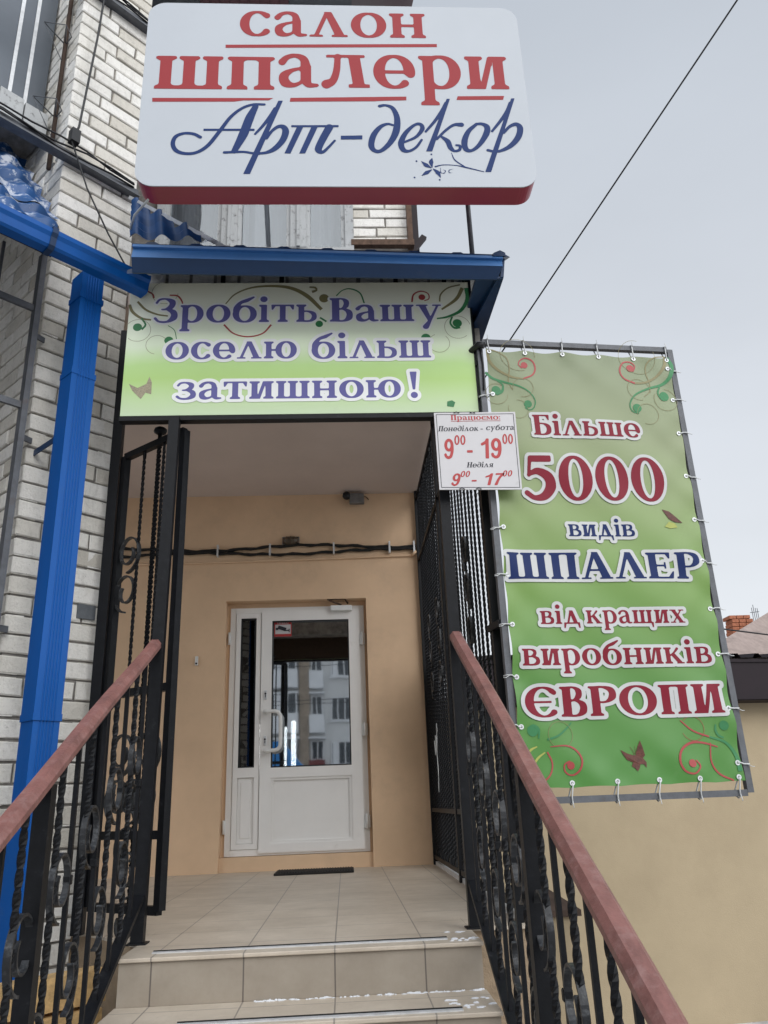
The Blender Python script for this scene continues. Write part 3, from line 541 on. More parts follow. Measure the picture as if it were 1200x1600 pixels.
def bricks(mb, o, u, n, w, z0, z1, course=.094, depth=.09, seed=1, L=.25, joint=.013, inset=.0, header=False):
    """rows of separate bricks with chamfered faces on a wall: o corner, u along, n outward"""
    rnd = random.Random(seed); o, u, n = V(o), V(u).normalized(), V(n).normalized(); z = z0; row = 0; up = V(0, 0, 1)
    while z < z1 - .01:
        h = min(course - joint, z1 - z); x = inset; first = [L * .5, L, L * .72, L][(row + (seed % 2)) % 4] if not header else L
        while x < w - .004:
            l = min(first if x == inset else L, w - x)
            if w - x - l < .05: l = w - x
            a, b = x + joint / 2 * (x > inset), x + l - joint / 2 * (x + l < w - .001); dz = rnd.uniform(-.0025, .0025); dn = rnd.uniform(-.004, .001)
            c = .005; P = []
            for (d, k) in ((-depth, 0), (dn - c, 0), (dn, c)):
                for (xx, zz) in ((a + k, z + k), (b - k, z + k), (b - k, z + h - k), (a + k, z + h - k)):
                    P.append(o + u * (xx + rnd.uniform(-.0028, .0028)) + n * d + up * (zz + dz + rnd.uniform(-.0026, .0026) - o.z))
            fs = []
            for s_ in (0, 4): fs += [(s_ + i, s_ + (i + 1) % 4, s_ + 4 + (i + 1) % 4, s_ + 4 + i) for i in range(4)]
            fs.append((8, 9, 10, 11)); mb.add(P, fs); x += l
        z += course; row += 1
    return mb

# ======================= shop building (left brick wing, porch walls, upper storey) =======================
D1 = V(1, 1, 0).normalized(); N1 = V(1, -1, 0).normalized()      # along the oblique facade / outwards from it
C0 = V(-1.555, 3.675, 0); E0 = V(-1.226, 4.004, 0); up = V(0, 0, 1)
def A(s, off, z): return C0 + D1 * s + N1 * off + up * z            # s metres along the facade from the corner
WA = (E0 - C0).length
B = thing('shop_building', 'white brick two storey corner building with peach entrance porch and blue canopy roof', 'building', (-1.2, 5.5, GZ))
wl = part('brick_pillar', bricks(bricks(MB(), A(0, 0, GZ), D1, N1, WA, GZ, 8.2, seed=3), A(0, -.003, GZ), -N1, -D1, .95, GZ, 8.2, seed=4, inset=.004), 'brick', B)
c = MB(); c.prism([A(.016, -.016, GZ), A(WA, -.016, GZ), A(WA, -1.5, GZ), A(.016, -1.5, GZ)], up * 9.4); part('pillar_core', c, 'mortar', B)
# right return of the pillar
part('pillar_return', bricks(MB(), A(WA + .002, -.004, GZ), -N1, D1, 1.2, GZ, 3.25, seed=5), 'brick', B)
# ledge bands with their cables
for z in (4.06, 5.44):
    l = MB(); l.bar(A(-1.6, .018, z), A(WA - .01, .018, z), .05, .05)
    l.bar(A(-1.6, .05, z - .028), A(WA - .01, .05, z - .028), .03, .012)
    o = part('ledge', l, 'iron_grey', B)
    w = MB()
    for q in range(3): w.tube([A(-1.5 + i * .16, .055 + .012 * math.sin(i * 1.9 + q), z + .02 + .018 * q - .02 * math.sin(i * .8 + q * 2)) for i in range(13)], .006, 5)
    part('ledge_cable', w, 'black', o)
# loggia left of the corner: side walls, back wall, floor slab under the balcony
r = MB(); r.prism([A(-2.6, -1.0, GZ), A(-.0, -1.0, GZ), A(0, -1.1, GZ), A(-2.6, -1.1, GZ)], up * 9.4); part('loggia_back_wall', r, 'dark_wood', B)
r = MB(); r.prism([A(-2.6, -.30, 4.42), A(-.008, -.30, 4.42), A(-.008, -1.0, 4.42), A(-2.6, -1.0, 4.42)], up * .10); part('balcony_slab', r, 'mortar', B)
r = MB()
for i in range(14): r.prism([A(-.02 - i * .15, -.26, 4.34), A(-.02 - i * .15 - .14, -.26, 4.34), A(-.02 - i * .15 - .14, -.29, 4.34), A(-.02 - i * .15, -.29, 4.34)], up * (.21 + .012 * (i % 3)))
part('balcony_board', r, 'old_white', B)
r = MB(); r.prism([A(-2.4, -.38, 4.56), A(-.014, -.38, 4.56), A(-.014, -.46, 4.56), A(-2.4, -.46, 4.56)], up * 1.75)
bc = part('balcony_cladding', r, 'grey_clad', B)
r = MB()
for s in (-.12, -.215): r.prism([A(s, -.376, 4.62), A(s - .022, -.376, 4.62), A(s - .022, -.372, 4.62), A(s, -.372, 4.62)], up * 1.68)
part('reflection_streak', r, 'alu', bc)  # white reflections on the cladding, laid on as pale strips
# pipe with clothes-line brackets at the corner
t = thing('clothes_line_pole', 'rusty vertical pipe with wire brackets beside the upper brick corner', 'pole', A(-.02, -.15, 4.06))
part('pole', MB().tube([A(-.02, -.15, 4.06), A(-.02, -.15, 8.0)], .014, 8), 'old_pipe', t)
for z in (4.45, 5.05, 5.65, 6.3):
    k = MB(); p = A(-.02, -.15, z)
    for q in ((-.16, .04, .02), (-.05, .10, .04), (.0, .08, .0)): k.tube([p, A(-.02 + q[0], -.15 + q[1], z + q[2])], .004, 5)
    k.tube([A(-.18, -.11, z + .02), A(-.07, -.05, z + .04), A(-.02, -.07, z)], .003, 5); k.tube([A(-.18, -.11, z + .02), A(-.05, -.10, z - .2)], .0025, 5)
    part('bracket', k, 'iron_grey', t)
# porch
r = MB(); r.box(-3.4, -1.052, 7.1, 7.3, -.3, 3.5); r.box(.216, .775, 7.1, 7.3, -.3, 3.5); r.box(-1.052, .216, 7.1, 7.3, 2.258, 3.5); r.box(-1.052, .216, 7.14, 7.3, -.3, .112)
pw = part('porch_wall', r, 'plaster', B)
r = MB(); r.box(-1.051, -1.021, 7.215, 7.295, .113, 2.257); r.box(.195, .215, 7.215, 7.295, .113, 2.257); r.box(-1.02, .194, 7.215, 7.295, 2.214, 2.257); part('door_reveal', r, 'plaster', pw)
r = MB(); r.prism([(-1.19, 3.962, 3.283), (.80, 3.962, 3.283), (.80, 7.1, 3.283), (-3.4, 7.1, 3.283), (-3.4, 6.2, 3.283), (-1.23, 4.03, 3.283)], (0, 0, .08)); part('porch_ceiling', r, 'ceiling', B)
r = MB(); r.box(-1.07, .78, 3.72, 3.96, 2.62, 3.40); bmx = part('porch_beam', r, 'mortar', B)
part('beam_brick', bricks(MB(), (-1.065, 3.715, 2.9), (1, 0, 0), (0, -1, 0), 1.845, 3.13, 3.36, course=.23, depth=.02, seed=2, L=.132, joint=.016, header=True), 'brick', bmx)
for x in (-.62, -.30, .33, .60):
    r = MB(); r.box(x - .012, x + .012, 3.685, 3.70, 3.0, 3.30); part('beam_bar', r, 'iron', bmx)
# dark room behind the glass of the door
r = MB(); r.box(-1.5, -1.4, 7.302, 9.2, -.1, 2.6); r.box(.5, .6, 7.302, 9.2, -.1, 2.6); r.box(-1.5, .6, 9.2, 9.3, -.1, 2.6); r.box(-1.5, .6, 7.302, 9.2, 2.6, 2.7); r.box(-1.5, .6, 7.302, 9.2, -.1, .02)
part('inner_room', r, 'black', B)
k = MB(); k.box(-.585, -.535, 9.0, 9.02, .885, 1.37); part('emissive_strip', k, 'lit', B); k = MB(); k.box(-.66, -.632, 9.0, 9.02, .885, 1.31); part('emissive_strip', k, 'lit', B)  # two white emissive strips inside the room, behind the door glass
# upper storey
r = MB(); r.box(-2.4, .56, 5.034, 5.3, 3.4, 4.40); r.box(-2.4, .56, 5.034, 5.3, 6.0, 7.1); r.box(-2.4, -1.35, 5.034, 5.3, 4.40, 6.0); r.box(.14, .56, 5.034, 5.3, 4.40, 6.0)
r.box(-2.4, .56, 6.4, 6.5, 3.4, 7.1); r.box(-2.4, .56, 5.3, 6.4, 7.0, 7.1); r.box(-2.4, .56, 5.3, 6.4, 3.9, 4.0); r.box(-2.5, -2.4, 5.02, 6.5, 3.4, 7.1); r.box(.56, .57, 5.3, 6.5, 3.4, 7.1)
uw = part('upper_wall', r, 'mortar', B)
bm_ = MB(); bricks(bm_, (.14, 5.02, 4.4), (1, 0, 0), (0, -1, 0), .425, 4.52, 7.0, course=.088, depth=.02, seed=9); bricks(bm_, (-2.4, 5.02, 6), (1, 0, 0), (0, -1, 0), 2.54, 6.1, 7.0, course=.088, depth=.02, seed=8)
part('upper_brick', bm_, 'brick', uw)
r = MB(); r.bar((.575, 4.985, 4.46), (.575, 4.985, 7.0), .04, .05); r.bar((.12, 4.97, 4.49), (.60, 4.97, 4.49), .05, .05); part('rusty_corner', r, 'rust', B)
def window(x0, x1, z0, z1, y, mats, split):
    f = MB(); w = .065
    f.box(x0, x0 + w, y - .05, y + .03, z0, z1); f.box(x1 - w, x1, y - .05, y + .03, z0, z1); f.box(x0 + w, x1 - w, y - .05, y + .03, z1 - w, z1); f.box(x0 + w, x1 - w, y - .05, y + .03, z0, z0 + w)
    for s in split: f.box(s - .06, s + .06, y - .055, y + .035, z0 + w, z1 - w); f.box(s - .012, s + .012, y - .07, y - .055, z0 + w, z1 - w)
    for a, b in zip([x0 + w] + [s + .06 for s in split], [s - .06 for s in split] + [x1 - w]):     # sash
        f.box(a, a + .03, y - .035, y + .02, z0 + w, z1 - w); f.box(b - .03, b, y - .035, y + .02, z0 + w, z1 - w)
    o = part('window', f, mats[0], B)
    p = MB(); p.box(x0 + w, x1 - w, y - .004, y + .004, z0 + w, z1 - w); part('pane', p, 'pane_up', o)
    p = MB(); n = 60; xs = [x0 + (x1 - x0) * i / n for i in range(n + 1)]
    p.add([(x, y + .14 + .018 * math.sin(x * 34 + math.sin(x * 9)), z) for z in (z0, z1) for x in xs], [(i, i + 1, n + 2 + i, n + 1 + i) for i in range(n)]); part('curtain', p, 'curtain', o)
window(-1.35, .14, 4.38, 5.98, 5.0, ('old_white',), (-.80, -.28))
# upper roof eave
r = MB()
for i in range(24):
    x = -1.30 + i * .085; r.prism([(x, 4.70, 7.02), (x + .045, 4.70, 7.045), (x + .085, 4.70, 7.02), (x + .085, 4.70, 7.0), (x, 4.70, 7.0)], (0, 1.2, .75))
part('upper_roof', r, 'purple_tile', B)
r = MB(); r.box(-.36, .18, 4.74, 5.02, 7.0, 7.06); part('upper_eave', r, 'grey_clad', B); r = MB(); r.box(-1.9, -1.12, 4.74, 5.02, 7.0, 7.06); part('upper_eave', r, 'grey_clad', B)
r = MB()
for i in range(9): r.bar((-1.08 + i * .085, 4.76, 7.01), (-1.08 + i * .085, 5.02, 7.01), .07, .04)
r.box(-1.118, -.362, 4.78, 5.02, 7.0, 7.06); part('eave_tile', r, 'purple_tile', B)
r = MB(); r.box(.562, .74, 5.75, 5.95, 3.3, 7.4); r.bar((.60, 5.70, 4.9), (.78, 5.70, 5.15), .04, .05); part('rear_wall', r, 'brown_metal', B)
# canopy over the porch: fascia, soffit, tiles, right return
def fz(x): return 3.06 - .041 * x            # top edge of the fascia, sagging to the right
r = MB()
r.prism([(-.99, 3.238, fz(-.99) - .078), (.825, 3.238, fz(.825) - .062), (.83, 3.262, fz(.83) + .002), (-.99, 3.262, fz(-.99) + .002)], (0, .012, 0))
r.prism([(-.99, 3.240, fz(-.99) - .014), (.832, 3.240, fz(.832) - .014), (.832, 3.248, fz(.832) + .006), (-.99, 3.248, fz(-.99) + .006)], (0, .03, 0))
cr = part('canopy_fascia', r, 'blue_fascia', B)
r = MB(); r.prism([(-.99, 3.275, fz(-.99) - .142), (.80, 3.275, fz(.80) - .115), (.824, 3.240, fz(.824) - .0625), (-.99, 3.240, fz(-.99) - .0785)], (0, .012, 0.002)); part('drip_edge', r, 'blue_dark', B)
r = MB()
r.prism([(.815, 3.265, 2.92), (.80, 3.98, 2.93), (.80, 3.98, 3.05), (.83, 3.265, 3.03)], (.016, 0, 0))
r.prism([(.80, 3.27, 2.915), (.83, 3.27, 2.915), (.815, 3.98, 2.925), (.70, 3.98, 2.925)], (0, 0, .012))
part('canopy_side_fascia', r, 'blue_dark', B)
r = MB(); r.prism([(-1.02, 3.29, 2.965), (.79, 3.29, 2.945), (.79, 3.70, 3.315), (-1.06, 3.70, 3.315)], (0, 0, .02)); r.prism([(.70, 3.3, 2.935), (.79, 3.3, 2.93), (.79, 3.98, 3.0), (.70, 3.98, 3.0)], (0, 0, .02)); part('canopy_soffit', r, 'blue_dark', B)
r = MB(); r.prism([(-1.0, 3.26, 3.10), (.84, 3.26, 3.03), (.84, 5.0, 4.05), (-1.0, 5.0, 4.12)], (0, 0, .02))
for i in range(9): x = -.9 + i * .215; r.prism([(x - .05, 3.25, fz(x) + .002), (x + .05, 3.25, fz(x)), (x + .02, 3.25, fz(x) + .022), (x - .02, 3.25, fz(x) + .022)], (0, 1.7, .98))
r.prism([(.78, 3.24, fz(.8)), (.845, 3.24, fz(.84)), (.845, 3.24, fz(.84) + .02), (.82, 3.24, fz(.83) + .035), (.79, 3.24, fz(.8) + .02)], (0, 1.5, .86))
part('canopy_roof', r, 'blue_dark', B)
def tile_plane(P, U, Wv, un, wn, clip, per=.155, amp=.020, step=.30, drop=.022):
    """pressed metal tile: waves across U, steps down W; clip(u,w) keeps a cell"""
    P, U, Wv = V(P), V(U), V(Wv); ul, wl_ = U.length, Wv.length; Ud, Wd = U / ul, Wv / wl_; n = Ud.cross(Wd).normalized()
    if n.z < 0: n = -n
    mb = MB(); ids = {}
    rows = sorted(set([i * wl_ / wn for i in range(wn + 1)] + [k * step + d for k in range(int(wl_ / step) + 1) for d in (0, .004) if k * step + d <= wl_]))
    for a, w in enumerate(rows):
        fr = (w % step) / step; 
        for b in range(un + 1):
            u = ul * b / un; wv = math.sin(2 * math.pi * u / per); wv = amp * (wv if wv > 0 else wv * .55)
            ids[a, b] = len(mb.v); mb.v.append(tuple(P + Ud * u + Wd * (w + .03 * max(0, math.sin(2 * math.pi * u / per)) * 0) + n * (wv + drop * (1 - fr))))
    for a in range(len(rows) - 1):
        for b in range(un):
            if clip((b + .5) / un, (rows[a] + rows[a + 1]) / 2 / wl_): mb.sm.add(len(mb.f)); mb.f.append((ids[a, b], ids[a, b + 1], ids[a + 1, b + 1], ids[a + 1, b]))
    return mb
# hip rising to the brick corner on the left of the canopy
P1, P2, P3 = V(-.60, 3.30, 3.12), V(-1.02, 3.30, 3.145), V(-1.215, 3.90, 3.93)
tp = tile_plane(P2, P1 - P2 + V(.1, 0, 0), P3 - P2, 150, 90, lambda u, w: u * 1.23 + w < 1.0, per=.13, amp=.020, step=.15, drop=.035)
part('canopy_hip', tp, 'hip_tile', B)
r = MB(); r.bar(P3 + V(.0, .0, .03), P1 + V(.03, 0, .02), .05, .02); part('hip_flashing', r, 'alu', B)
# canopy over the loggia (left): bell-cast slope
r = tile_plane(A(-2.4, .44, 3.10), D1 * 2.39, (N1 * -.44 + up * .494), 240, 14, lambda u, w: -2.4 + 2.39 * u < -.17 * (1 - w), per=.20, amp=.026, step=.26, drop=.045)
r2 = tile_plane(A(-2.4, .05, 3.535), D1 * 2.39, (N1 * -1.15 + up * 1.56), 240, 40, lambda u, w: True, per=.20, amp=.026, step=.26, drop=.045)
r.add(r2.v, r2.f, True); part('loggia_roof', r, 'tile_roof', B)
r = MB(); r.prism([A(-2.4, .42, 3.035), A(-.17, .42, 3.035), A(-.02, .02, 3.45), A(-2.4, .02, 3.45)], up * .02); part('loggia_soffit', r, 'dark_wood', B)
r = MB(); r.box(-1.335, -1.265, 3.935, 3.96, 1.405, 1.475)
gp = MB(); q = A(WA * .84, .003, 1.44); gp.obox(q, D1 * .048, N1 * .004, up * .036); part('cement_patch', gp, 'grey_patch', B)

# gutter and downpipe on the oblique facade
t = thing('rain_gutter', 'blue metal box gutter sloping past the brick corner above the downpipe', 'gutter', A(-.5, .5, 3.15))
GA, GB_ = -2.2, .30
def gz(s): return 3.062 + .006 * s
def gut(prof):
    mb = MB(); n = len(prof); vs = [A(s, .43 + a, gz(s) + b) for s in (GA, GB_) for a, b in prof]
    return mb.add(vs, [(i, i + 1, n + i + 1, n + i) for i in range(n - 1)])
sec = [(0, .055), (0, -.028), (.012, -.037), (.066, -.037), (.078, -.026), (.086, .012), (.098, .030), (.098, .054), (.088, .057), (.088, .031), (.077, .014), (.069, -.022), (.062, -.030), (.016, -.030), (.007, -.024), (.007, .055), (0, .055)]
part('trough', gut(sec), 'blue', t)
part('end_cap', MB().prism([A(GB_, .43 + a, gz(GB_) + b) for a, b in ((0, .055), (0, -.030), (.012, -.039), (.066, -.039), (.080, -.027), (.088, .012), (.100, .030), (.100, .056))], D1 * .006), 'blue', t)
for s in (-1.5, -.85, -.21):
    k = MB(); pth = [(-.016, .07), (-.005, -.030), (.011, -.043), (.067, -.043), (.083, -.029), (.091, .012), (.104, .030), (.104, .06), (.0, .075)]
    k.sweep([A(s, .43 + a, gz(s) + b) for a, b in pth], [(-.014, -.002), (.014, -.002), (.014, .002), (-.014, .002)], D1); part('bracket', k, 'blue_dark', t)
t = thing('downpipe', 'blue ribbed rectangular downpipe in front of the white brick pillar', 'downpipe', A(.22, .3, GZ))
def pipe_seg(z0, z1, gr=0, s0=.036, s1=.152, o0=.215, o1=.33):
    mb = MB(); pts = [(s0 - gr, o0), (s0 - gr, o1 + gr)]
    k = 5; wd = (s1 - s0)
    for i in range(k):                                           # ribs on the front face
        a = s0 + wd * (.2 + .6 * i / k); b = a + wd * .6 / k
        pts += [(a + .002, o1 + gr), (a + .005, o1 + gr - .004), (b - .005, o1 + gr - .004), (b - .002, o1 + gr)]
    pts += [(s1 + gr, o1 + gr), (s1 + gr, o0)]
    return mb.prism([A(s, o, z0) for s, o in pts], up * (z1 - z0))
part('pipe', pipe_seg(2.55, 3.12), 'blue', t); part('pipe', pipe_seg(.9, 2.55, .003), 'blue', t); part('pipe', pipe_seg(-.95, .9, 0), 'blue', t)
for z in (2.96, 2.52, .87): part('collar', pipe_seg(z, z + .03, .006), 'blue', t)
for z in (2.2, .3):
    k = MB(); k.bar(A(.04, .0, z), A(.04, .22, z), .006, .03); k.bar(A(.148, .0, z), A(.148, .22, z), .006, .03); part('pipe_clip', k, 'blue_dark', t)

# window grille left of the corner
t = thing('window_grille', 'grey steel grille of square bars over the opening left of the brick pillar', 'grille', A(-.6, .03, GZ))
k = MB(); k.bar(A(-.055, .035, GZ), A(-.055, .035, 3.32), .03, .045, N1); part('post', k, 'iron_grey', t)
for z in (2.985, 2.42, 1.3, .3):
    k = MB(); k.bar(A(-2.2, .03, z), A(-.07, .03, z), .018, .035); part('rail', k, 'iron_grey', t)
for i in range(11):
    k = MB(); s = -.26 - i * .19; k.bar(A(s, .03, GZ), A(s, .03, 3.3), .014, .014, N1); part('bar', k, 'iron_grey', t)
for z in (2.83, 2.25, 1.30, .6):
    k = MB(); k.bar(A(-.04, .035, z), A(.012, .02, z), .008, .03); part('lug', k, 'iron_grey', t)

# cable on the brick facade
k = MB()
k.tube([A(.10, .05, 8.0), A(.13, .06, 6.2), A(.08, .07, 5.0), A(.03, .08, 4.25), A(.0, .08, 4.12)], .007, 6)
k.tube([A(.0, .08, 4.12), A(.11, .10, 3.84), A(.24, .14, 3.58), A(.36, .2, 3.34), A(.40, .2, 3.2)], .005, 6)
t = thing('black_cable', 'thin black cable hanging down the white brick corner to the gutter', 'cable', A(.05, .05, 3.2)); part('cable', k, 'black', t)
k = MB(); k.obox(A(.015, .07, 4.17), D1 * .025, N1 * .025, up * .045); part('junction_box', k, 'black', t)

# ======================= entrance =======================
t = thing('entrance_door', 'white glazed entrance door with narrow side panel in the peach porch wall', 'door', (-.41, 7.2, .115))
def frame(mb, x0, x1, z0, z1, w, y0, y1, wb=None):
    wb = wb or w
    mb.box(x0, x0 + w, y0, y1, z0, z1); mb.box(x1 - w, x1, y0, y1, z0, z1); mb.box(x0 + w, x1 - w, y0, y1, z1 - w, z1); mb.box(x0 + w, x1 - w, y0, y1, z0, z0 + wb); return mb
fr = part('door_frame', frame(MB(), -1.02, .194, .116, 2.213, .05, 7.2, 7.27), 'white_pvc', t)
sp = MB(); frame(sp, -.966, -.742, .168, 2.160, .042, 7.192, 7.262); sp.box(-.924, -.784, 7.192, 7.262, .735, .815)
so = part('side_panel', sp, 'white_pvc', t)
k = MB(); k.bbox(-.924, -.784, 7.21, 7.25, .21, .735, .006); k.bbox(-.897, -.811, 7.204, 7.215, .25, .70, .004); part('lower_panel', k, 'white_pvc', so)
k = MB(); k.box(-.924, -.784, 7.222, 7.228, .815, 2.118); part('side_pane', k, 'pane_side', so)
k = MB(); frame(k, -.924, -.784, .815, 2.118, .012, 7.205, 7.22); part('gasket', k, 'black', so)
lf = MB(); frame(lf, -.736, .148, .135, 2.180, .095, 7.180, 7.255, .07); lf.box(-.641, .053, 7.180, 7.255, .725, .808)
lo = part('door_leaf', lf, 'white_pvc', t)
k = MB(); k.bbox(-.641, .053, 7.205, 7.25, .205, .725, .008); frame(k, -.641, .053, .205, .725, .022, 7.19, 7.206); part('lower_panel', k, 'white_pvc', lo)
k = MB(); k.box(-.641, .10, 7.214, 7.220, .808, 2.12); po = part('door_pane', k, 'pane', lo)
k = MB(); frame(k, -.645, .056, .806, 2.087, .013, 7.186, 7.212); part('gasket', k, 'black', lo)
k = MB(); k.tube([(-.690, 7.18, 1.272), (-.690, 7.12, 1.272), (-.66, 7.105, 1.272), (-.60, 7.10, 1.272), (-.572, 7.10, 1.262), (-.556, 7.10, 1.235), (-.552, 7.10, 1.19), (-.552, 7.10, 1.02), (-.556, 7.10, .978), (-.572, 7.10, .955), (-.60, 7.10, .945), (-.66, 7.105, .945), (-.690, 7.12, .945), (-.690, 7.18, .945)], .0165, 12)
for z in (1.272, .945): k.tube([(-.690, 7.182, z), (-.690, 7.165, z)], .026, 14)
part('handle', k, 'white_paint', lo)
for z in (1.422, 1.033):
    k = MB(); k.bbox(-.704, -.680, 7.168, 7.182, z - .04, z + .04, .004); k.tube([(-.692, 7.175, z + .008), (-.692, 7.160, z + .008)], .010, 10); part('lock', k, 'alu', lo)
    k = MB(); k.tube([(-.692, 7.168, z + .010), (-.692, 7.157, z + .010)], .0085, 10); k.box(-.695, -.689, 7.160, 7.1675, z - .022, z + .004); part('keyhole', k, 'black', lo)
for z in (1.9, 1.1, .35):
    k = MB(); k.tube([(.176, 7.17, z - .06), (.176, 7.17, z + .06)], .012, 8); k.box(.152, .20, 7.176, 7.196, z - .05, z + .05); part('hinge', k, 'white_paint', t)
for z in (1.935, .345):
    k = MB(); k.tube([(-1.028, 7.19, z - .055), (-1.028, 7.19, z + .055)], .012, 8); part('hinge', k, 'white_paint', t)
k = MB(); k.bbox(-.11, .085, 7.13, 7.178, 2.155, 2.205, .006); dc = part('door_closer', k, 'white_paint', t)
k = MB(); k.tube([(-.01, 7.15, 2.21), (-.12, 7.12, 2.25), (-.14, 7.11, 2.255), (.02, 7.12, 2.262), (.05, 7.16, 2.225)], .009, 6); part('closer_arm', k, 'rust', dc)
# camera warning sticker on the glass
st = thing('warning_sticker', 'small red and white camera warning sticker in the corner of the door glass', 'sticker', (-.546, 7.213, 1.94))
k = MB(); k.box(-.625, -.468, 7.2115, 7.2135, 1.945, 2.082); part('backing', k, 'panel_white', st)
k = MB(); k.box(-.625, -.468, 7.2095, 7.2112, 2.055, 2.082); k.box(-.625, -.468, 7.2095, 7.2112, 1.945, 1.968); k.box(-.625, -.617, 7.2095, 7.2112, 1.968, 2.055); k.box(-.476, -.468, 7.2095, 7.2112, 1.968, 2.055); part('red_border', k, 'ink_hours', st)
part('lettering', text_mesh('УВАГА!', -600, -495, 2060, 14, lambda u, v, o: (u, 7.209 - o, v), .0004, sans=True), 'ink_white', st)
k = MB(); k.obox((-.555, 7.2088, 2.02), (.036, 0, -.012), (0, .001, 0), (.006, 0, .015)); k.obox((-.60, 7.2088, 2.016), (.012, 0, 0), (0, .001, 0), (0, 0, .010)); k.obox((-.515, 7.2088, 2.0), (.022, 0, 0), (0, .001, 0), (0, 0, .005)); k.obox((-.49, 7.2088, 1.998), (.004, 0, 0), (0, .001, 0), (0, 0, .016)); part('camera_pictogram', k, 'ink_black', st)

k = MB(); k.bbox(-1.306, -1.280, 7.08, 7.1, 1.685, 1.765, .004); t = thing('door_bell', 'tiny white doorbell button on the peach wall left of the door', 'doorbell', (-1.293, 7.09, 1.685)); part('housing', k, 'white_paint', t)
k = MB(); k.tube([(-1.293, 7.081, 1.70), (-1.293, 7.072, 1.70)], .008, 10); part('button', k, 'black', t)
t = thing('wall_lamp', 'grimy oval bulkhead lamp above the cable over the door', 'lamp', (-.47, 7.1, 2.75))
k = MB(); k.ball((-.47, 7.085, 2.815), .075, (1.05, .75, .62)); part('globe', k, 'lamp_dirty', t)
k = MB()
for i in range(5):
    x = -.47 + (i - 2) * .033; w = .078 * math.sqrt(max(.1, 1 - ((i - 2) * .40) ** 2)); k.tube([(x, 7.09 - .0, 2.815 - w * .64), (x, 7.03, 2.815 - w * .4), (x, 7.022, 2.815), (x, 7.03, 2.815 + w * .4), (x, 7.09, 2.815 + w * .64)], .003, 5)
part('wire_guard', k, 'rust', t); k = MB(); k.bbox(-.55, -.39, 7.082, 7.1, 2.77, 2.86, .005); part('base', k, 'grey_box', t)
t = thing('floodlight', 'dusty grey floodlight with round sensor under the porch ceiling right of centre', 'lamp', (.13, 7.1, 3.15))
k = MB(); k.bbox(.085, .225, 7.0, 7.06, 3.155, 3.255, .008); part('housing', k, 'grey_box', t)
k = MB(); k.ball((.06, 7.02, 3.235), .040); part('sensor', k, 'black', t)
k = MB(); k.bar((.155, 7.05, 3.2), (.155, 7.1, 3.2), .05, .02); k.tube([(.21, 7.06, 3.25), (.25, 7.08, 3.24), (.27, 7.095, 3.22)], .004, 5); part('bracket', k, 'rust', t)
t = thing('wall_cable', 'pair of black corrugated cables running across the peach porch wall', 'cable', (-1, 7.08, 2.74))
for q, (a, z) in enumerate(((.02, 2.752), (-.016, 2.70))):
    k = MB(); k.tube([(-2.6 + i * .055, 7.075, z + .004 * i * .0 + a * math.sin(i * .19 + q * .6) + .006 * math.sin(i * 1.3 + q)) for i in range(61)], lambda f: .0145 + .0025 * math.sin(f * 900), 8); part('cable', k, 'rubber', t)
for i, x in enumerate((-2.2, -1.66, -1.14, -.66, -.07, .45, .68)):
    k = MB(); k.box(x - .008, x + .008, 7.052, 7.1, 2.675, 2.785); part('cable_clip', k, 'alu', t)
k = MB(); k.tube([(-2.6, 7.09, 2.62), (-1.3, 7.09, 2.622), (-.2, 7.09, 2.635), (.62, 7.09, 2.65), (.70, 7.085, 2.66)], .010, 8); k.tube([(.66, 7.09, 2.65), (.67, 7.06, 2.66), (.70, 7.06, 2.68)], .016, 6)
solo('conduit', k, 'plaster', 'peach painted thin conduit just below the black wall cables', 'conduit', (-1, 7.09, 2.63))

# landing and steps
t = thing('entrance_steps', 'beige tiled entrance landing and steps with black anti slip strips', 'steps', (-.2, 3.3, GZ))
k = MB(); k.bbox(-.835, .495, 3.268, 3.9, -.014, 0, .003); k.prism([(-3.4, 4.6, -.014), (-1.16, 4.0, -.014), (-.86, 3.62, -.014), (-.835, 3.62, -.014), (-.835, 3.902, -.014), (.495, 3.902, -.014), (.495, 3.62, -.014), (.76, 3.62, -.014), (.76, 7.14, -.014), (-3.4, 7.14, -.014)], (0, 0, .0135))
part('landing_tiles', k, 'tile_top', t)
k = MB(); k.prism([(-3.4, 4.6, GZ), (-1.16, 4.0, GZ), (-.88, 3.64, GZ), (.52, 3.64, GZ), (.75, 3.64, GZ), (.75, 7.14, GZ), (-3.4, 7.14, GZ)], (0, 0, -GZ - .0145)); part('landing_base', k, 'plinth', t)
k = MB(); k.bar((.735, 3.7, .012), (.735, 7.1, .012), .03, .03); part('landing_edge', k, 'alu', t)
yn, zn = 3.28, 0
for i in range(7):
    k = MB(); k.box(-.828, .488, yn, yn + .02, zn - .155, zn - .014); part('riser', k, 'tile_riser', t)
    zn -= .155; yn -= .32
    if zn > GZ + .02:
        k = MB(); k.bbox(-.835, .495, yn - .012, yn + .32, zn - .014, zn, .003); part('tread', k, 'tile_top', t)
        k = MB(); k.box(-.815, .475, yn + .02, yn + .34, GZ, zn - .0145); part('step_core', k, 'plinth', t)
for x0, x1, y, z in ((-.728, .372, 3.375, 0), (-.56, .37, 3.005, -.155), (-.6, .36, 2.69, -.31), (-.6, .36, 2.37, -.465)):
    k = MB(); k.box(x0, x1, y - .026, y + .010, z, z + .004); s_ = part('anti_slip_strip', k, 'alu', t); k = MB(); k.box(x0, x1, y - .001, y + .007, z + .004, z + .007); part('rubber_insert', k, 'rubber', s_)
k = MB(); k.bbox(-.56, .05, 6.62, 6.98, .0005, .016, .005)
for i in range(28): k.box(-.545 + i * .0212, -.537 + i * .0212, 6.64, 6.96, .016, .021)
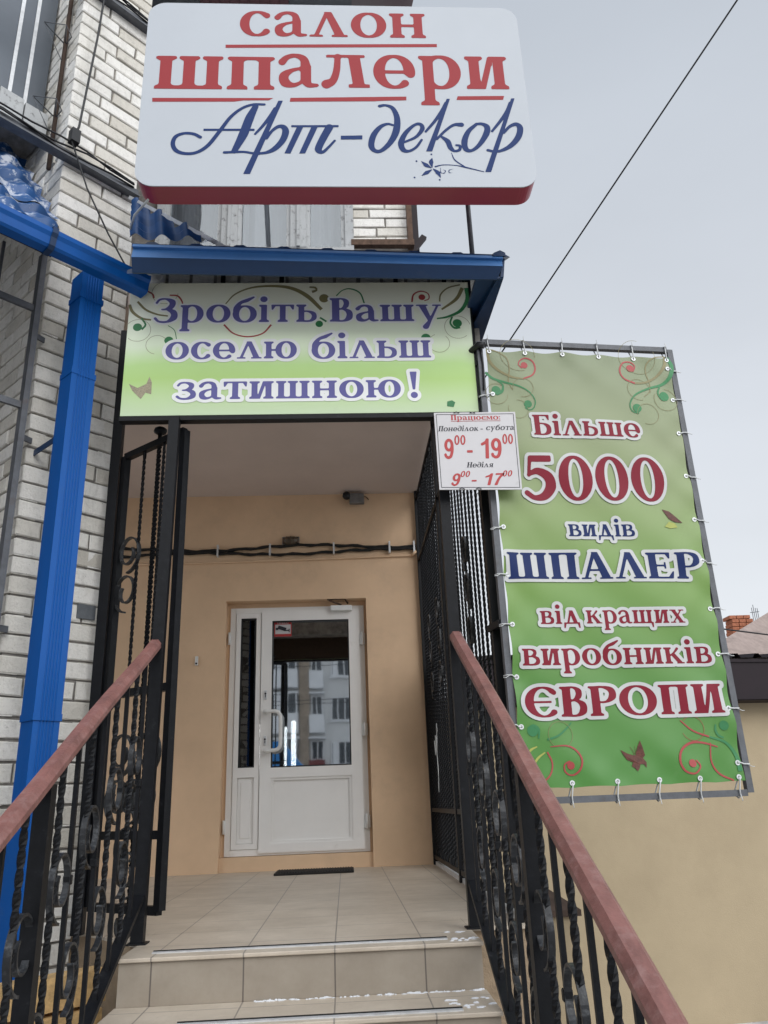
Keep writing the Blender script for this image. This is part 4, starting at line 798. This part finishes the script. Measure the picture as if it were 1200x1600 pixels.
solo('door_mat', k, 'rubber', 'dark ribbed rubber mat lying in front of the door', 'mat', (-.25, 6.8, 0))
# crusts of old snow along the steps
def snow_patch(seed, x0, x1, y0, y1, z, n, sz):
    rnd = random.Random(seed); mb = MB()
    for i in range(n):
        x, y = rnd.uniform(x0, x1), y0 + (y1 - y0) * rnd.random() ** 1.5; a, b = rnd.uniform(.006, .035) * sz, rnd.uniform(.005, .014) * sz
        mb.ball((x, y, z), 1, (a, b, rnd.uniform(.0015, .006)), 8, 6)
    return mb
k = MB()
for sd_, x0, x1, y0, y1, z, n, sz in ((1, -.35, .49, 3.262, 3.276, -.155, 100, .42), (2, .38, .48, 3.31, 3.36, 0, 12, .5), (3, .33, .48, 3.01, 3.16, -.155, 22, .5), (5, -.5, .36, 3.352, 3.358, 0, 12, .3), (6, .36, .47, 3.50, 3.53, 0, 6, .5)):
    q = snow_patch(sd_, x0, x1, y0, y1, z, n, sz); k.add(q.v, q.f, True)
o = solo('snow', k, 'snow', 'thin crust of white snow left along the step edges', 'snow', (0, 3.3, 0)); o['kind'] = 'stuff'
for i, (y, z) in enumerate(((3.50, -.16), (3.46, -.30), (3.42, -.5), (3.40, -.72))):
    pass
t = thing('plank_stack', 'stack of raw yellowish planks leaning by the brick wall beside the steps', 'planks', (-1.1, 3.4, GZ))
for i in range(9):
    k = MB(); z = GZ + .03 + i * .125; k.obox((-1.09 + .02 * math.sin(i * 2.3), 3.40 + .02 * math.cos(i * 3.1), z), V(1, 1, 0).normalized() * .19, V(1, -1, 0).normalized() * .05, (0, 0, .055)); part('plank', k, 'wood', t)

# ======================= wrought iron =======================
XL, XR = -.84, .515
def scroll(mb, c, r, side, flip=1, turns=1.35, tail=None, w=.019):
    c, side = V(c), V(side).normalized(); ax = up.cross(side).normalized() * flip; pts = []
    for i in range(40):
        f = i / 39; a = -math.pi / 2 + 2 * math.pi * turns * f; rr = r * (1 - .62 * f); pts.append(c + ax * rr * math.cos(a) * 1.0 + up * rr * math.sin(a) * 1.15)
    return mb.sweep(pts, [(-w / 2, -.004), (w / 2, -.004), (w / 2, .004), (-w / 2, .004)], side)
def railing(x, label, flip):
    t = thing('stair_railing', label, 'railing', (x, 2.4, GZ)); zb = lambda y: .170 + (y - 3.57) * .5; zt = lambda y: 1.195 + (y - 3.57) * .503
    hr = [(-.024, -.019), (.024, -.019), (.029, -.013), (.029, .004), (.015, .020), (-.015, .020), (-.029, .004), (-.029, -.013)]
    pts = [(x, y, zt(y) + .004 * math.sin(y * 5)) for y in [3.625 - .12 * i for i in range(23)]]
    hm = MB(); hm.sweep(pts, [(a, -b) for a, b in hr] if True else hr, (1, 0, 0)); part('handrail', hm, 'rail', t)
    k = MB(); k.bar((x, 3.55, zt(3.55) - .028), (x, 1.0, zt(1.0) - .028), .035, .008); part('top_rail', k, 'iron', t)
    k = MB(); k.bar((x, 3.60, zb(3.60)), (x, 1.0, zb(1.0)), .042, .018); part('bottom_rail', k, 'iron', t)
    for y in (2.40, 1.20):
        k = MB(); k.bar((x, y, GZ), (x, y, zt(y) - .03), .045, .045, (0, 1, 0)); part('post', k, 'iron', t)
    y = 3.44; i = 0
    while y > 1.1:
        if min(abs(y - 2.40), abs(y - 1.20)) > .05:
            a, b = V(x, y, zb(y)), V(x, y, zt(y) - .03)
            if i % 2 == 0:
                k = MB(); k.bar(a, b, .014, .014, (0, 1, 0)); bo = part('baluster', k, 'iron', t)
                k = MB(); c = a.lerp(b, .5 + .1 * ((i // 2) % 2)); k.bbox(c.x - .012, c.x + .012, c.y - .012, c.y + .012, c.z - .014, c.z + .014, .004); part('collar', k, 'iron', bo)
            else:
                k = MB(); k.twist(a, b, .0155, .19, .03); part('twisted_baluster', k, 'iron', t)
                k = MB(); scroll(k, a.lerp(b, .27) + V(0, -.062, 0), .092, (1, 0, 0), flip); part('scroll', k, 'iron_worn', t)
                k = MB(); scroll(k, a.lerp(b, .66) + V(0, .062, 0), .092, (1, 0, 0), -flip); part('scroll', k, 'iron_worn', t)
        y -= .130; i += 1
railing(XL, 'left black wrought iron stair railing with a worn pink handrail, beside the blue downpipe', 1)
railing(XR, 'right black wrought iron stair railing with a pinkish brown handrail, below the tall green banner', 1)
# gate posts carrying the strip sign
for x, lab, x2 in ((XL + .0, 'tall black steel gate post at the top of the left railing', -.815), (XR, 'tall black steel gate post at the top of the right railing', .505)):
    t = thing('gate_post', lab, 'post', (x, 3.6, 0), 'gate posts at the porch entrance')
    k = MB(); k.bar((x, 3.595, -.0), (x2 + .0, 3.595, 2.33), .05, .045, (0, 1, 0)); part('post', k, 'iron', t)
    k = MB(); k.bbox(x - .04, x + .04, 3.56, 3.635, 0, .006, .002); part('foot_plate', k, 'iron', t)
def panel(name, label, p, q, z0, z1a, z1b, n, pitch, mid=None, group=None):
    """steel framed panel of twisted bars from p to q"""
    t = thing(name, label, 'grille', (p[0], p[1], 0), group); p, q = V(p[0], p[1], 0), V(q[0], q[1], 0); d = (q - p).normalized(); s = up.cross(d)
    for e, z1 in ((p, z1a), (q, z1b)):
        k = MB(); k.bar(e + up * z0, e + up * z1, .036, .036, s); part('stile', k, 'iron', t)
    for a, b in ((z0, z0), (z1a, z1b)) + (tuple((v, v) for v in (mid or ()))):
        k = MB(); k.bar(p + up * a, q + up * b, .03, .035); part('rail', k, 'iron', t)
    for i in range(n):
        f = (i + 1) / (n + 1); c = p.lerp(q, f); k = MB(); k.twist(c + up * z0, c + up * (z1a + (z1b - z1a) * f), .013, pitch, .05, i); part('twisted_bar', k, 'iron', t)
    return t, p, q, s
t, p, q, s = panel('gate_leaf', 'black gate leaf with sloping top rail, folded back to the brick pillar', (-.775, 3.66), (-1.135, 3.93), .11, 2.29, 2.27, 2, .12, (.40, 1.02))
k = MB(); c = p.lerp(q, .5) - s * .03; k.twist(c + up * .11, c + up * 2.36, .019, .10, .05); k.ball(c + up * 2.37, .028, (1.3, 1.3, .8), 8, 6); part('centre_bar', k, 'iron', t)
for z, f in ((1.72, .82), (.75, .3), (.75, .7), (.55, .5), (.25, .5)):
    k = MB(); scroll(k, p.lerp(q, f) + up * z, .09, s, 1); part('scroll', k, 'iron_worn', t); k = MB(); scroll(k, p.lerp(q, f) + up * (z - .2), .09, s, -1); part('scroll', k, 'iron_worn', t)
k = MB(); k.bar((-1.182, 3.94, 0), (-1.192, 3.94, 3.05), .05, .05, (0, 1, 0)); solo('steel_post', k, 'iron', 'black steel post fixed along the edge of the brick pillar', 'post', (-1.18, 3.95, 0))
# long side grille
t = thing('side_grille', 'long black grille of twisted bars closing the right side of the porch', 'grille', (.725, 5.4, 0))
for y in (3.70, 5.48, 7.06):
    k = MB(); k.bar((.725, y, .0), (.725, y, 3.28), .04, .045, (0, 1, 0)); part('post', k, 'iron', t)
for z in (.06, .42, 2.60, 3.2):
    k = MB(); k.bar((.725, 3.70, z), (.725, 7.06, z), .025, .03); part('rail', k, 'iron', t)
y = 3.82; i = 0
while y < 7.0:
    if abs(y - 5.48) > .03:
        k = MB(); k.twist((.725, y, .06), (.725, y, 3.2), .0125, .12, .05, i); part('twisted_bar', k, 'iron', t)
    y += .122 - .012 * (y > 5.2) + .008 * math.sin(i * 2.1); i += 1
for y in (4.43, 5.0, 5.9, 6.5):
    for z, fl in ((1.86, 1), (1.63, -1), (1.38, 1)):
        k = MB(); scroll(k, (.725, y, z), .10, (1, 0, 0), fl); part('scroll', k, 'iron_worn', t)
k = MB(); rnd = random.Random(4); pts = [(.70, 6.2 + .03 * i, 1.0 + .09 * math.sin(i * 1.7) - .02 * i + rnd.uniform(-.03, .03)) for i in range(9)]; k.tube(pts, .003, 5); pts = [(.70, 6.3 + .02 * math.sin(i), .95 - .05 * i) for i in range(9)]; k.tube(pts, .003, 5)
solo('string', k, 'tie', 'pale tangled string tied to the side grille bars', 'string', (.70, 6.3, .9))

# ======================= signs =======================
def rrect(x0, x1, z0, z1, r, n=8):
    pts = []
    for cx, cz, a0 in ((x1 - r, z0 + r, -90), (x1 - r, z1 - r, 0), (x0 + r, z1 - r, 90), (x0 + r, z0 + r, 180)):
        pts += [(cx + r * math.cos(R(a0 + 90 * i / n)), cz + r * math.sin(R(a0 + 90 * i / n))) for i in range(n + 1)]
    return pts
t = thing('box_sign', 'large white rounded box sign with maroon sides and red and blue lettering, above the canopy', 'sign', (.02, 2.95, 3.145))
q = rrect(-.903, .944, 3.148, 4.295, .085)
k = MB(); k.prism([(x, 2.906, z) for x, z in q], (0, .115, 0)); part('casing', k, 'maroon', t)
q2 = rrect(-.905, .946, 3.146, 4.297, .086); k = MB(); k.prism([(x, 2.9, z) for x, z in q2], (0, .0055, 0)); part('face', k, 'sign_white', t)
s1 = lambda u, v, o: (u, 2.9 - o, v)
for tx, x0, x1, yb, u in TEXT_SIGN: part('red_lettering', text_mesh(tx, x0, x1, yb, u, s1, .0010), 'ink_red', t)
k = MB()
for poly in UNDERLINES: k.add([s1(x / 1000, y / 1000, .0008) for x, y in poly], [tuple(range(len(poly)))])
part('underline', k, 'ink_red', t)
part('script_lettering', strokes_mesh(SCRIPT_SIGN, s1, .0012), 'ink_blue', t)
for x in (-.6, .6):
    k = MB(); k.bar((x, 3.02, 4.1), (x, 5.02, 6.4), .03, .03); k.bar((x, 3.02, 3.9), (x, 5.02, 6.1), .025, .025); part('bracket_arm', k, 'iron_grey', t)
k = MB(); k.tube([(.712, 3.40, 3.12), (.712, 3.40, 4.2)], .013, 8); k.bar((.712, 3.40, 4.1), (.66, 3.02, 4.1), .02, .02); part('support_rod', k, 'iron_grey', t)
k = MB(); k.tube([(-.86, 3.0, 3.16), (-.92, 3.1, 3.2), (-.98, 3.2, 3.24), (-1.04, 3.35, 3.28)], .006, 6); part('power_lead', k, 'tie', t)

t = thing('strip_sign', 'wide cream and green strip sign with violet lettering across the top of the porch', 'sign', (-.19, 3.6, 2.343))
k = MB(); k.box(-1.085, .712, 3.590, 3.622, 2.343, 3.127); part('panel', k, 'strip_print', t)
k = MB(); k.box(-1.09, .712, 3.592, 3.64, 2.318, 2.3425); k.box(.7125, .722, 3.588, 3.63, 2.33, 3.13); part('frame', k, 'iron', t)
k = MB(); k.box(-1.08, .708, 3.6225, 3.628, 2.35, 3.12); part('backing', k, 'dark_wood', t)
s2 = lambda u, v, o: (u, 3.590 - o, v)
for c, q_, mb in ribbons(ORN_STRIP, s2, .0004): part('butterfly' if c == 'T' else 'leaf_ornament' if q_ == 'p' else 'swirl_ornament', mb, 'orn_' + c, t)
for i, (tx, x0, x1, yb, u) in enumerate(TEXT_STRIP):
    part('lettering_outline', text_mesh(tx, x0, x1, yb, u, s2, .0022 + .0001 * i, .17 if yb < 2800 else .09), 'ink_bright', t)
    part('lettering', text_mesh(tx, x0, x1, yb, u, s2, .0032), 'ink_violet', t)

BA = V(.74, 3.58, 0); BD = V(1.07, .10, 0).normalized(); BN = V(BD.y, -BD.x, 0)
def wr(u, v):                                                # slack of the sheet between its ties
    e = min(u, 1.045 - u, v - .52, 2.69 - v); e = max(0, min(1, e / .25))
    return .005 * math.sin(u * 5 + v * 2.3) + .003 * math.sin(v * 7 - u * 3) + (1 - e) * .006 * math.sin(u * 28 + 1) * math.cos(v * 28) + .003 * math.sin(u * 13 + v * 17) * 1.0
def bp(u, v, o=0): return BA + BD * u + BN * (.022 + o + wr(u, v)) + up * v
t = thing('banner_frame', 'rectangular grey steel tube frame holding the tall green banner', 'frame', BA + BD * .53)
k = MB(); z0, z1 = .475, 2.742
fp = lambda u, z: BA + BD * u + up * z
for a, b in (((.0, z0), (.0, z1)), ((1.062, z0), (1.062, z1))):
    k = MB(); k.bar(fp(*a), fp(*b), .03, .03, BN); part('stile', k, 'iron_grey', t)
for z in (z0, z1):
    k = MB(); k.bar(fp(.016, z), fp(1.046, z), .028, .028); part('rail', k, 'iron_grey', t)
for z in (2.62, 1.25):
    k = MB(); k.bar(fp(-.01, z), (.70, 3.72, z), .03, .03); part('mounting_arm', k, 'iron', t)
t = thing('hanging_banner', 'tall green vinyl banner with crimson and navy lettering tied into a steel frame', 'banner', (BA.x + .53, BA.y + .03, .52))
k = MB(); nu, nv = 44, 90
def edge(a, b):                                              # scalloped edges between eyelets
    u0, u1 = .028 - .020 * (1 - b) + .006 * abs(math.sin(b * 9 * math.pi)), 1.046 - .008 * (1 - b) - .007 * abs(math.sin(b * 9 * math.pi))
    v0, v1 = .522 + .005 * abs(math.sin(a * 4.6 * math.pi)), 2.690 - .010 * abs(math.sin(a * 5 * math.pi))
    return u0 + (u1 - u0) * a, v0 + (v1 - v0) * b
grid = [bp(*edge(i / nu, j / nv)) for j in range(nv + 1) for i in range(nu + 1)]
k.add(grid, [(j * (nu + 1) + i, j * (nu + 1) + i + 1, (j + 1) * (nu + 1) + i + 1, (j + 1) * (nu + 1) + i) for j in range(nv) for i in range(nu)], True)
k.add([p - BN * .0015 for p in grid], [(j * (nu + 1) + i + 1, j * (nu + 1) + i, (j + 1) * (nu + 1) + i, (j + 1) * (nu + 1) + i + 1) for j in range(nv) for i in range(nu)], True)
part('sheet', k, 'banner_print', t)
for c, q_, mb in ribbons(ORN_BANNER, bp, .0016): part(('butterfly' if q_ == 'p' else 'antenna') if c == 'B' else 'swirl_ornament', mb, 'orn_' + c, t)
for i, (tx, x0, x1, yb, u) in enumerate(TEXT_BANNER):
    col = 'ink_navy' if tx in ('видів', 'ШПАЛЕР') else 'ink_crimson'
    part('lettering_outline', text_mesh(tx, x0, x1, yb, u, bp, .0040 + .0001 * i, (.015 / (u / 1000)) if u < 140 else .10), 'ink_white', t)
    part('lettering', text_mesh(tx, x0, x1, yb, u, bp, .0052, 0), col, t)
eye = [(a, 1, 0, 1) for a in (.015, .205, .405, .605, .80, .985)] + [(1, b, 1, 0) for b in (.035, .145, .26, .36, .47, .57, .68, .79, .88, .965)] + [(0, b, -1, 0) for b in (.12, .22, .33, .44, .55, .66, .77, .88)] + [(a, 0, 0, -1) for a in (.22, .42, .61, .79, .97)]
rnd = random.Random(11)
for a, b, dx, dz in eye:
    u, v = edge(a, b); u -= dx * .018; v -= dz * .018
    if not dx: v = (2.672 if dz > 0 else .542)
    k = MB(); c = bp(u, v, .003); k.sweep([c + (BD * math.cos(i * math.pi / 6) + up * math.sin(i * math.pi / 6)) * .0085 for i in range(13)], [(-.002, -.003), (.002, -.003), (.002, .003), (-.002, .003)], BN); ey = part('eyelet', k, 'alu', t)
    e = fp(1.062 if dx > 0 else 0, v + rnd.uniform(-.01, .01)) if dx else fp(u + rnd.uniform(-.01, .01), z1 if dz > 0 else z0)
    od = (BD * dx + up * dz); k = MB()
    k.tube([c - od * .002, c + BN * .004 + od * .012, e + BN * .020 - od * .012, e + BN * .021 + od * .012, e + od * .021, e - BN * .02 + od * .01, e - BN * .02 - od * .012, c - BN * .006], .0035, 5)
    k.tube([e + BN * .02, e + BN * .03 + od * .02 - up * .012, e + BN * .028 + od * .032 - up * (.012 if dx else 0)], .002, 4); part('cable_tie', k, 'tie', t)

t = thing('hours_sign', 'small white opening hours board with black border between the strip sign and the banner', 'sign', (.673, 3.5, 1.88))
HB = [(.473, 1.884), (.871, 1.877), (.876, 2.293), (.470, 2.293)]
k = MB(); k.prism([(x, 3.5, z) for x, z in HB], (0, .006, 0)); part('board', k, 'panel_white', t)
k = MB(); cx = sum(p[0] for p in HB) / 4; cz = sum(p[1] for p in HB) / 4
I = [[(cx + (x - cx) * f, cz + (z - cz) * f) for x, z in HB] for f in (.955, .94)]
k.add([(x, 3.4994, z) for x, z in I[0] + I[1]], [(i, (i + 1) % 4, 4 + (i + 1) % 4, 4 + i) for i in range(4)]); part('border', k, 'ink_black', t)
s4 = lambda u, v, o: (u, 3.5 - o, v)
for tx, x0, x1, yb, u in TEXT_HOURS:
    dig = all(c in '0917-' for c in tx) and u != 20.0; it = tx in ('Понеділок', 'субота', 'Неділя') or yb < 2000
    txt = tx.replace('д', '∂') if it else tx
    part('lettering', text_mesh(txt, x0, x1, yb, u, s4, .001, 0, sans=dig, shear=.22 if it else (.06 if dig else 0)), 'ink_hours' if dig or tx[0] == 'П' and ':' in tx else 'ink_black', t)
k = MB(); k.box(.552, .798, 3.4988, 3.4992, 2.2435, 2.2455); part('underline', k, 'ink_hours', t)
for x, z in ((.58, 2.290), (.66, 2.288), (.58, 1.884), (.66, 1.883)):
    k = MB(); k.tube([(x - .012, 3.497, z), (x, 3.494, z + .004), (x + .014, 3.497, z), (x + .012, 3.52, z), (x + .0, 3.58, z)], .002, 5); part('wire_tie', k, 'black', t)
k = MB(); k.bar((.50, 3.507, 2.2), (.50, 3.57, 2.2), .02, .02); k.bar((.50, 3.507, 1.95), (.50, 3.57, 1.95), .02, .02); part('mounting_stub', k, 'iron', t)
k = MB(); k.tube([(.70, 3.60, 2.70), (.735, 3.55, 2.71), (.76, 3.54, 2.70)], .018, 8); k.tube([(.74, 3.56, 2.70), (.75, 3.56, 2.60), (.742, 3.56, 2.45)], .005, 5)
solo('cable_joint', k, 'black', 'taped black cable joint between the strip sign and the banner frame', 'cable joint', (.735, 3.56, 2.7))

# ======================= neighbours on the right =======================
t = thing('neighbouring_house', 'low beige rendered house with dark plum metal eaves behind the banner', 'house', (4, 7, GZ))
ND = V(math.cos(R(7.5)), math.sin(R(7.5)), 0); NN = V(ND.y, -ND.x, 0); NO = V(1.27, 6.3, 0)
n_ = lambda s, o, z: NO + ND * s + NN * o + up * z
k = MB(); k.prism([n_(-.36, -.22, GZ), n_(9, -.22, GZ), n_(9, -4.5, GZ), n_(-.36, -4.5, GZ)], up * 2.45); part('wall', k, 'beige', t)
k = MB(); k.prism([n_(-.4, -.0, 1.185), n_(9.2, -.0, 1.185), n_(9.2, -.02, 1.185), n_(-.4, -.02, 1.185)], up * .325); k.prism([n_(-.4, -.02, 1.178), n_(9.2, -.02, 1.178), n_(9.2, -.22, 1.178), n_(-.4, -.22, 1.178)], up * .012); k.prism([n_(-.4, .014, 1.49), n_(9.2, .014, 1.49), n_(9.2, -.0, 1.49), n_(-.4, -.0, 1.49)], up * .028); part('eave', k, 'brown_metal', t)
k = MB(); pr = []
s = -.4
while s < 9.1: pr += [(s, 1.525), (s + .055, 1.525), (s + .08, 1.56), (s + .115, 1.56), (s + .14, 1.525)]; s += .195
vs = [n_(a, .03, b) for a, b in pr] + [n_(a, -4.6, b + .62) for a, b in pr]; n = len(pr)
k.add(vs, [(i, i + 1, n + i + 1, n + i) for i in range(n - 1)]); part('roof_sheet', k, 'brown_metal', t)
t = thing('distant_house', 'far house with weathered pinkish brown roof beyond the low beige house', 'house', (12, 19, GZ))
k = MB(); vb, vt = V(*FAR_B), V(*FAR_T); ex = V(14, 0, 0); k.add([vb - (vt - vb) * .18, vb - (vt - vb) * .18 + ex, vt + ex, vt], [(0, 1, 2, 3)]); k.add([vb - (vt - vb) * .18 - up * .08, vb - (vt - vb) * .18 + ex - up * .08, vt + ex - up * .08, vt - up * .08], [(3, 2, 1, 0)])
k.add([vt, vt + ex, vt + ex + V(1.5, 5, -3.4), vt + V(1.5, 5, -3.4)], [(0, 1, 2, 3)]); part('roof', k, 'roof_far', t)
k = MB(); k.box(vb.x + .6, vb.x + 14, vb.y + .6, vb.y + 7, GZ, vb.z + .1); part('wall', k, 'beige', t)
k = MB()
for i in range(9):
    for j in range(3): k.box(10.14 + j * .19 + .04 * (i % 2) - .02 * (i % 3), 10.31 + j * .19 + .04 * (i % 2) - .02 * (i % 3), 20, 20.4, 3.86 + i * .10, 3.945 + i * .10)
part('chimney', k, 'red_brick', t)
k = MB()
for x in (10.83, 10.88, 10.93, 10.98): k.tube([(x, 20.2, 4.0), (x + .01, 20.2, 5.0 + .06 * math.sin(x * 40))], .009, 5)
k.tube([(10.78, 20.2, 4.85), (11.03, 20.2, 4.87)], .008, 5); part('aerial', k, 'iron_grey', t)
t = thing('fence_pillar', 'short beige pillar with brown tin cap seen through the right railing', 'pillar', (1.08, 4.7, GZ))
k = MB(); k.bbox(.97, 1.17, 4.60, 4.80, GZ, -.10, .01); part('shaft', k, 'beige', t)
k = MB(); k.add([(.93, 4.56, -.10), (1.215, 4.56, -.10), (1.215, 4.85, -.10), (.93, 4.85, -.10), (.93, 4.56, -.07), (1.215, 4.56, -.07), (1.215, 4.85, -.07), (.93, 4.85, -.07), (1.07, 4.70, .03)], [(3, 2, 1, 0), (0, 1, 5, 4), (1, 2, 6, 5), (2, 3, 7, 6), (3, 0, 4, 7), (4, 5, 8), (5, 6, 8), (6, 7, 8), (7, 4, 8)]); part('cap', k, 'old_pipe', t)
k = MB(); k.tube([V(*WIRE_A).lerp(V(*WIRE_B), f) for f in [i / 4 for i in range(0, 13)]], .006, 6)
solo('overhead_wire', k, 'black', 'thick black overhead wire rising steeply into the grey sky', 'wire', WIRE_A)
k = MB(); k.tube([(3.5, 12, 3.16), (5.92, 12, 2.835), (6.62, 12, 2.725), (12, 12, 1.9)], .012, 6)
solo('overhead_wire', k, 'black', 'thin black wire crossing in front of the distant house roof', 'wire', (6, 12, 2.8))

# ======================= across the street (seen in the glass) =======================
t = thing('apartment_block', 'grey panel apartment block with glazed balconies across the street, mirrored in the door', 'building', (-3, -36, GZ))
k = MB(); k.box(-24, 20, -42, -32, GZ, 15); part('wall', k, 'apt', t)
for s in range(-2, 2):
    x0 = s * 8.6
    k = MB(); k.box(x0 - 2.55, x0 - 2.0, -32, -31.8, GZ, 15); part('brick_pier', k, 'apt_tan', t)
    for fl in range(6):
        z = GZ + .75 + fl * 2.45
        k = MB(); k.box(x0 - 4.75, x0 - 2.6, -32, -31.1, z - .2, z + .85); bo = part('balcony', k, 'apt_light', t)
        k = MB(); k.box(x0 - 4.7, x0 - 2.65, -31.95, -31.15, z + .85, z + 1.9); part('glazing', k, 'apt_glass', bo)
        k = MB()
        for i in range(5): k.box(x0 - 4.72 + i * .5, x0 - 4.64 + i * .5, -31.16, -31.1, z + .85, z + 1.9)
        k.box(x0 - 3.9, x0 - 3.3, -31.16, -31.12, z + .9, z + 1.85); k.box(x0 - 4.8, x0 - 2.55, -32, -31.0, z + 1.9, z + 2.0); part('mullion', k, 'apt_light', bo)
        k = MB(); k.box(x0 - 1.98, x0 - 1.15, -32, -31.3, z - .25, z + .75); bo = part('balcony', k, 'apt_red' if (fl + s) % 3 == 1 else 'apt_light', t)
        k = MB(); k.box(x0 - 1.9, x0 - 1.2, -32.03, -31.97, z + .75, z + 1.85); part('window', k, 'apt_glass', t)
        k = MB(); frame(k, x0 - 1.9, x0 - 1.2, z + .75, z + 1.85, .07, -31.98, -31.9); k.box(x0 - 1.6, x0 - 1.53, -31.98, -31.9, z + .8, z + 1.8); k.box(x0 - 2.0, x0 - 1.1, -31.97, -31.2, z + 1.9, z + 1.98); part('window_frame', k, 'apt_light', t)
        for w0, w1 in ((-.75, .45), (1.5, 2.9)):
            k = MB(); k.box(x0 + w0, x0 + w1, -32.03, -31.97, z + .45, z + 1.75); wo = part('window', k, 'apt_glass', t)
            k = MB(); frame(k, x0 + w0, x0 + w1, z + .45, z + 1.75, .07, -31.98, -31.92)
            for q in (.3, .62): k.box(x0 + w0 + (w1 - w0) * q, x0 + w0 + (w1 - w0) * q + .06, -31.98, -31.92, z + .5, z + 1.7)
            if (fl + s) % 2: k.box(x0 + w0 + .1, x0 + w0 + (w1 - w0) * .3, -31.969, -31.96, z + .5, z + 1.7)
            k.box(x0 + w0 - .08, x0 + w1 + .08, -31.97, -31.8, z + .36, z + .43); part('window_frame', k, 'apt_light', wo)
t = thing('play_hut', 'small hut with bright blue gabled roof behind the camera, mirrored low in the door', 'hut', (-2.3, -14, GZ))
k = MB(); k.box(-4.0, -1.5, -15, -13, GZ, 1.55); part('wall', k, 'wood', t)
k = MB(); k.prism([(-4.3, -12.8, 1.5), (-1.2, -12.8, 1.5), (-2.1, -12.8, 2.5), (-3.6, -12.8, 2.5)], (0, -2.4, 0)); part('roof', k, 'play_blue', t)
k = MB()
for i, z in enumerate((6.6, 6.3, 6.05, 4.6, 4.45)): k.tube([(-30, -20, z + .4), (-6, -20, z), (14, -20, z + .3)], .014, 5)
solo('street_wires', k, 'black', 'bundle of black street wires mirrored in the door glass', 'wires', (-6, -20, 6))
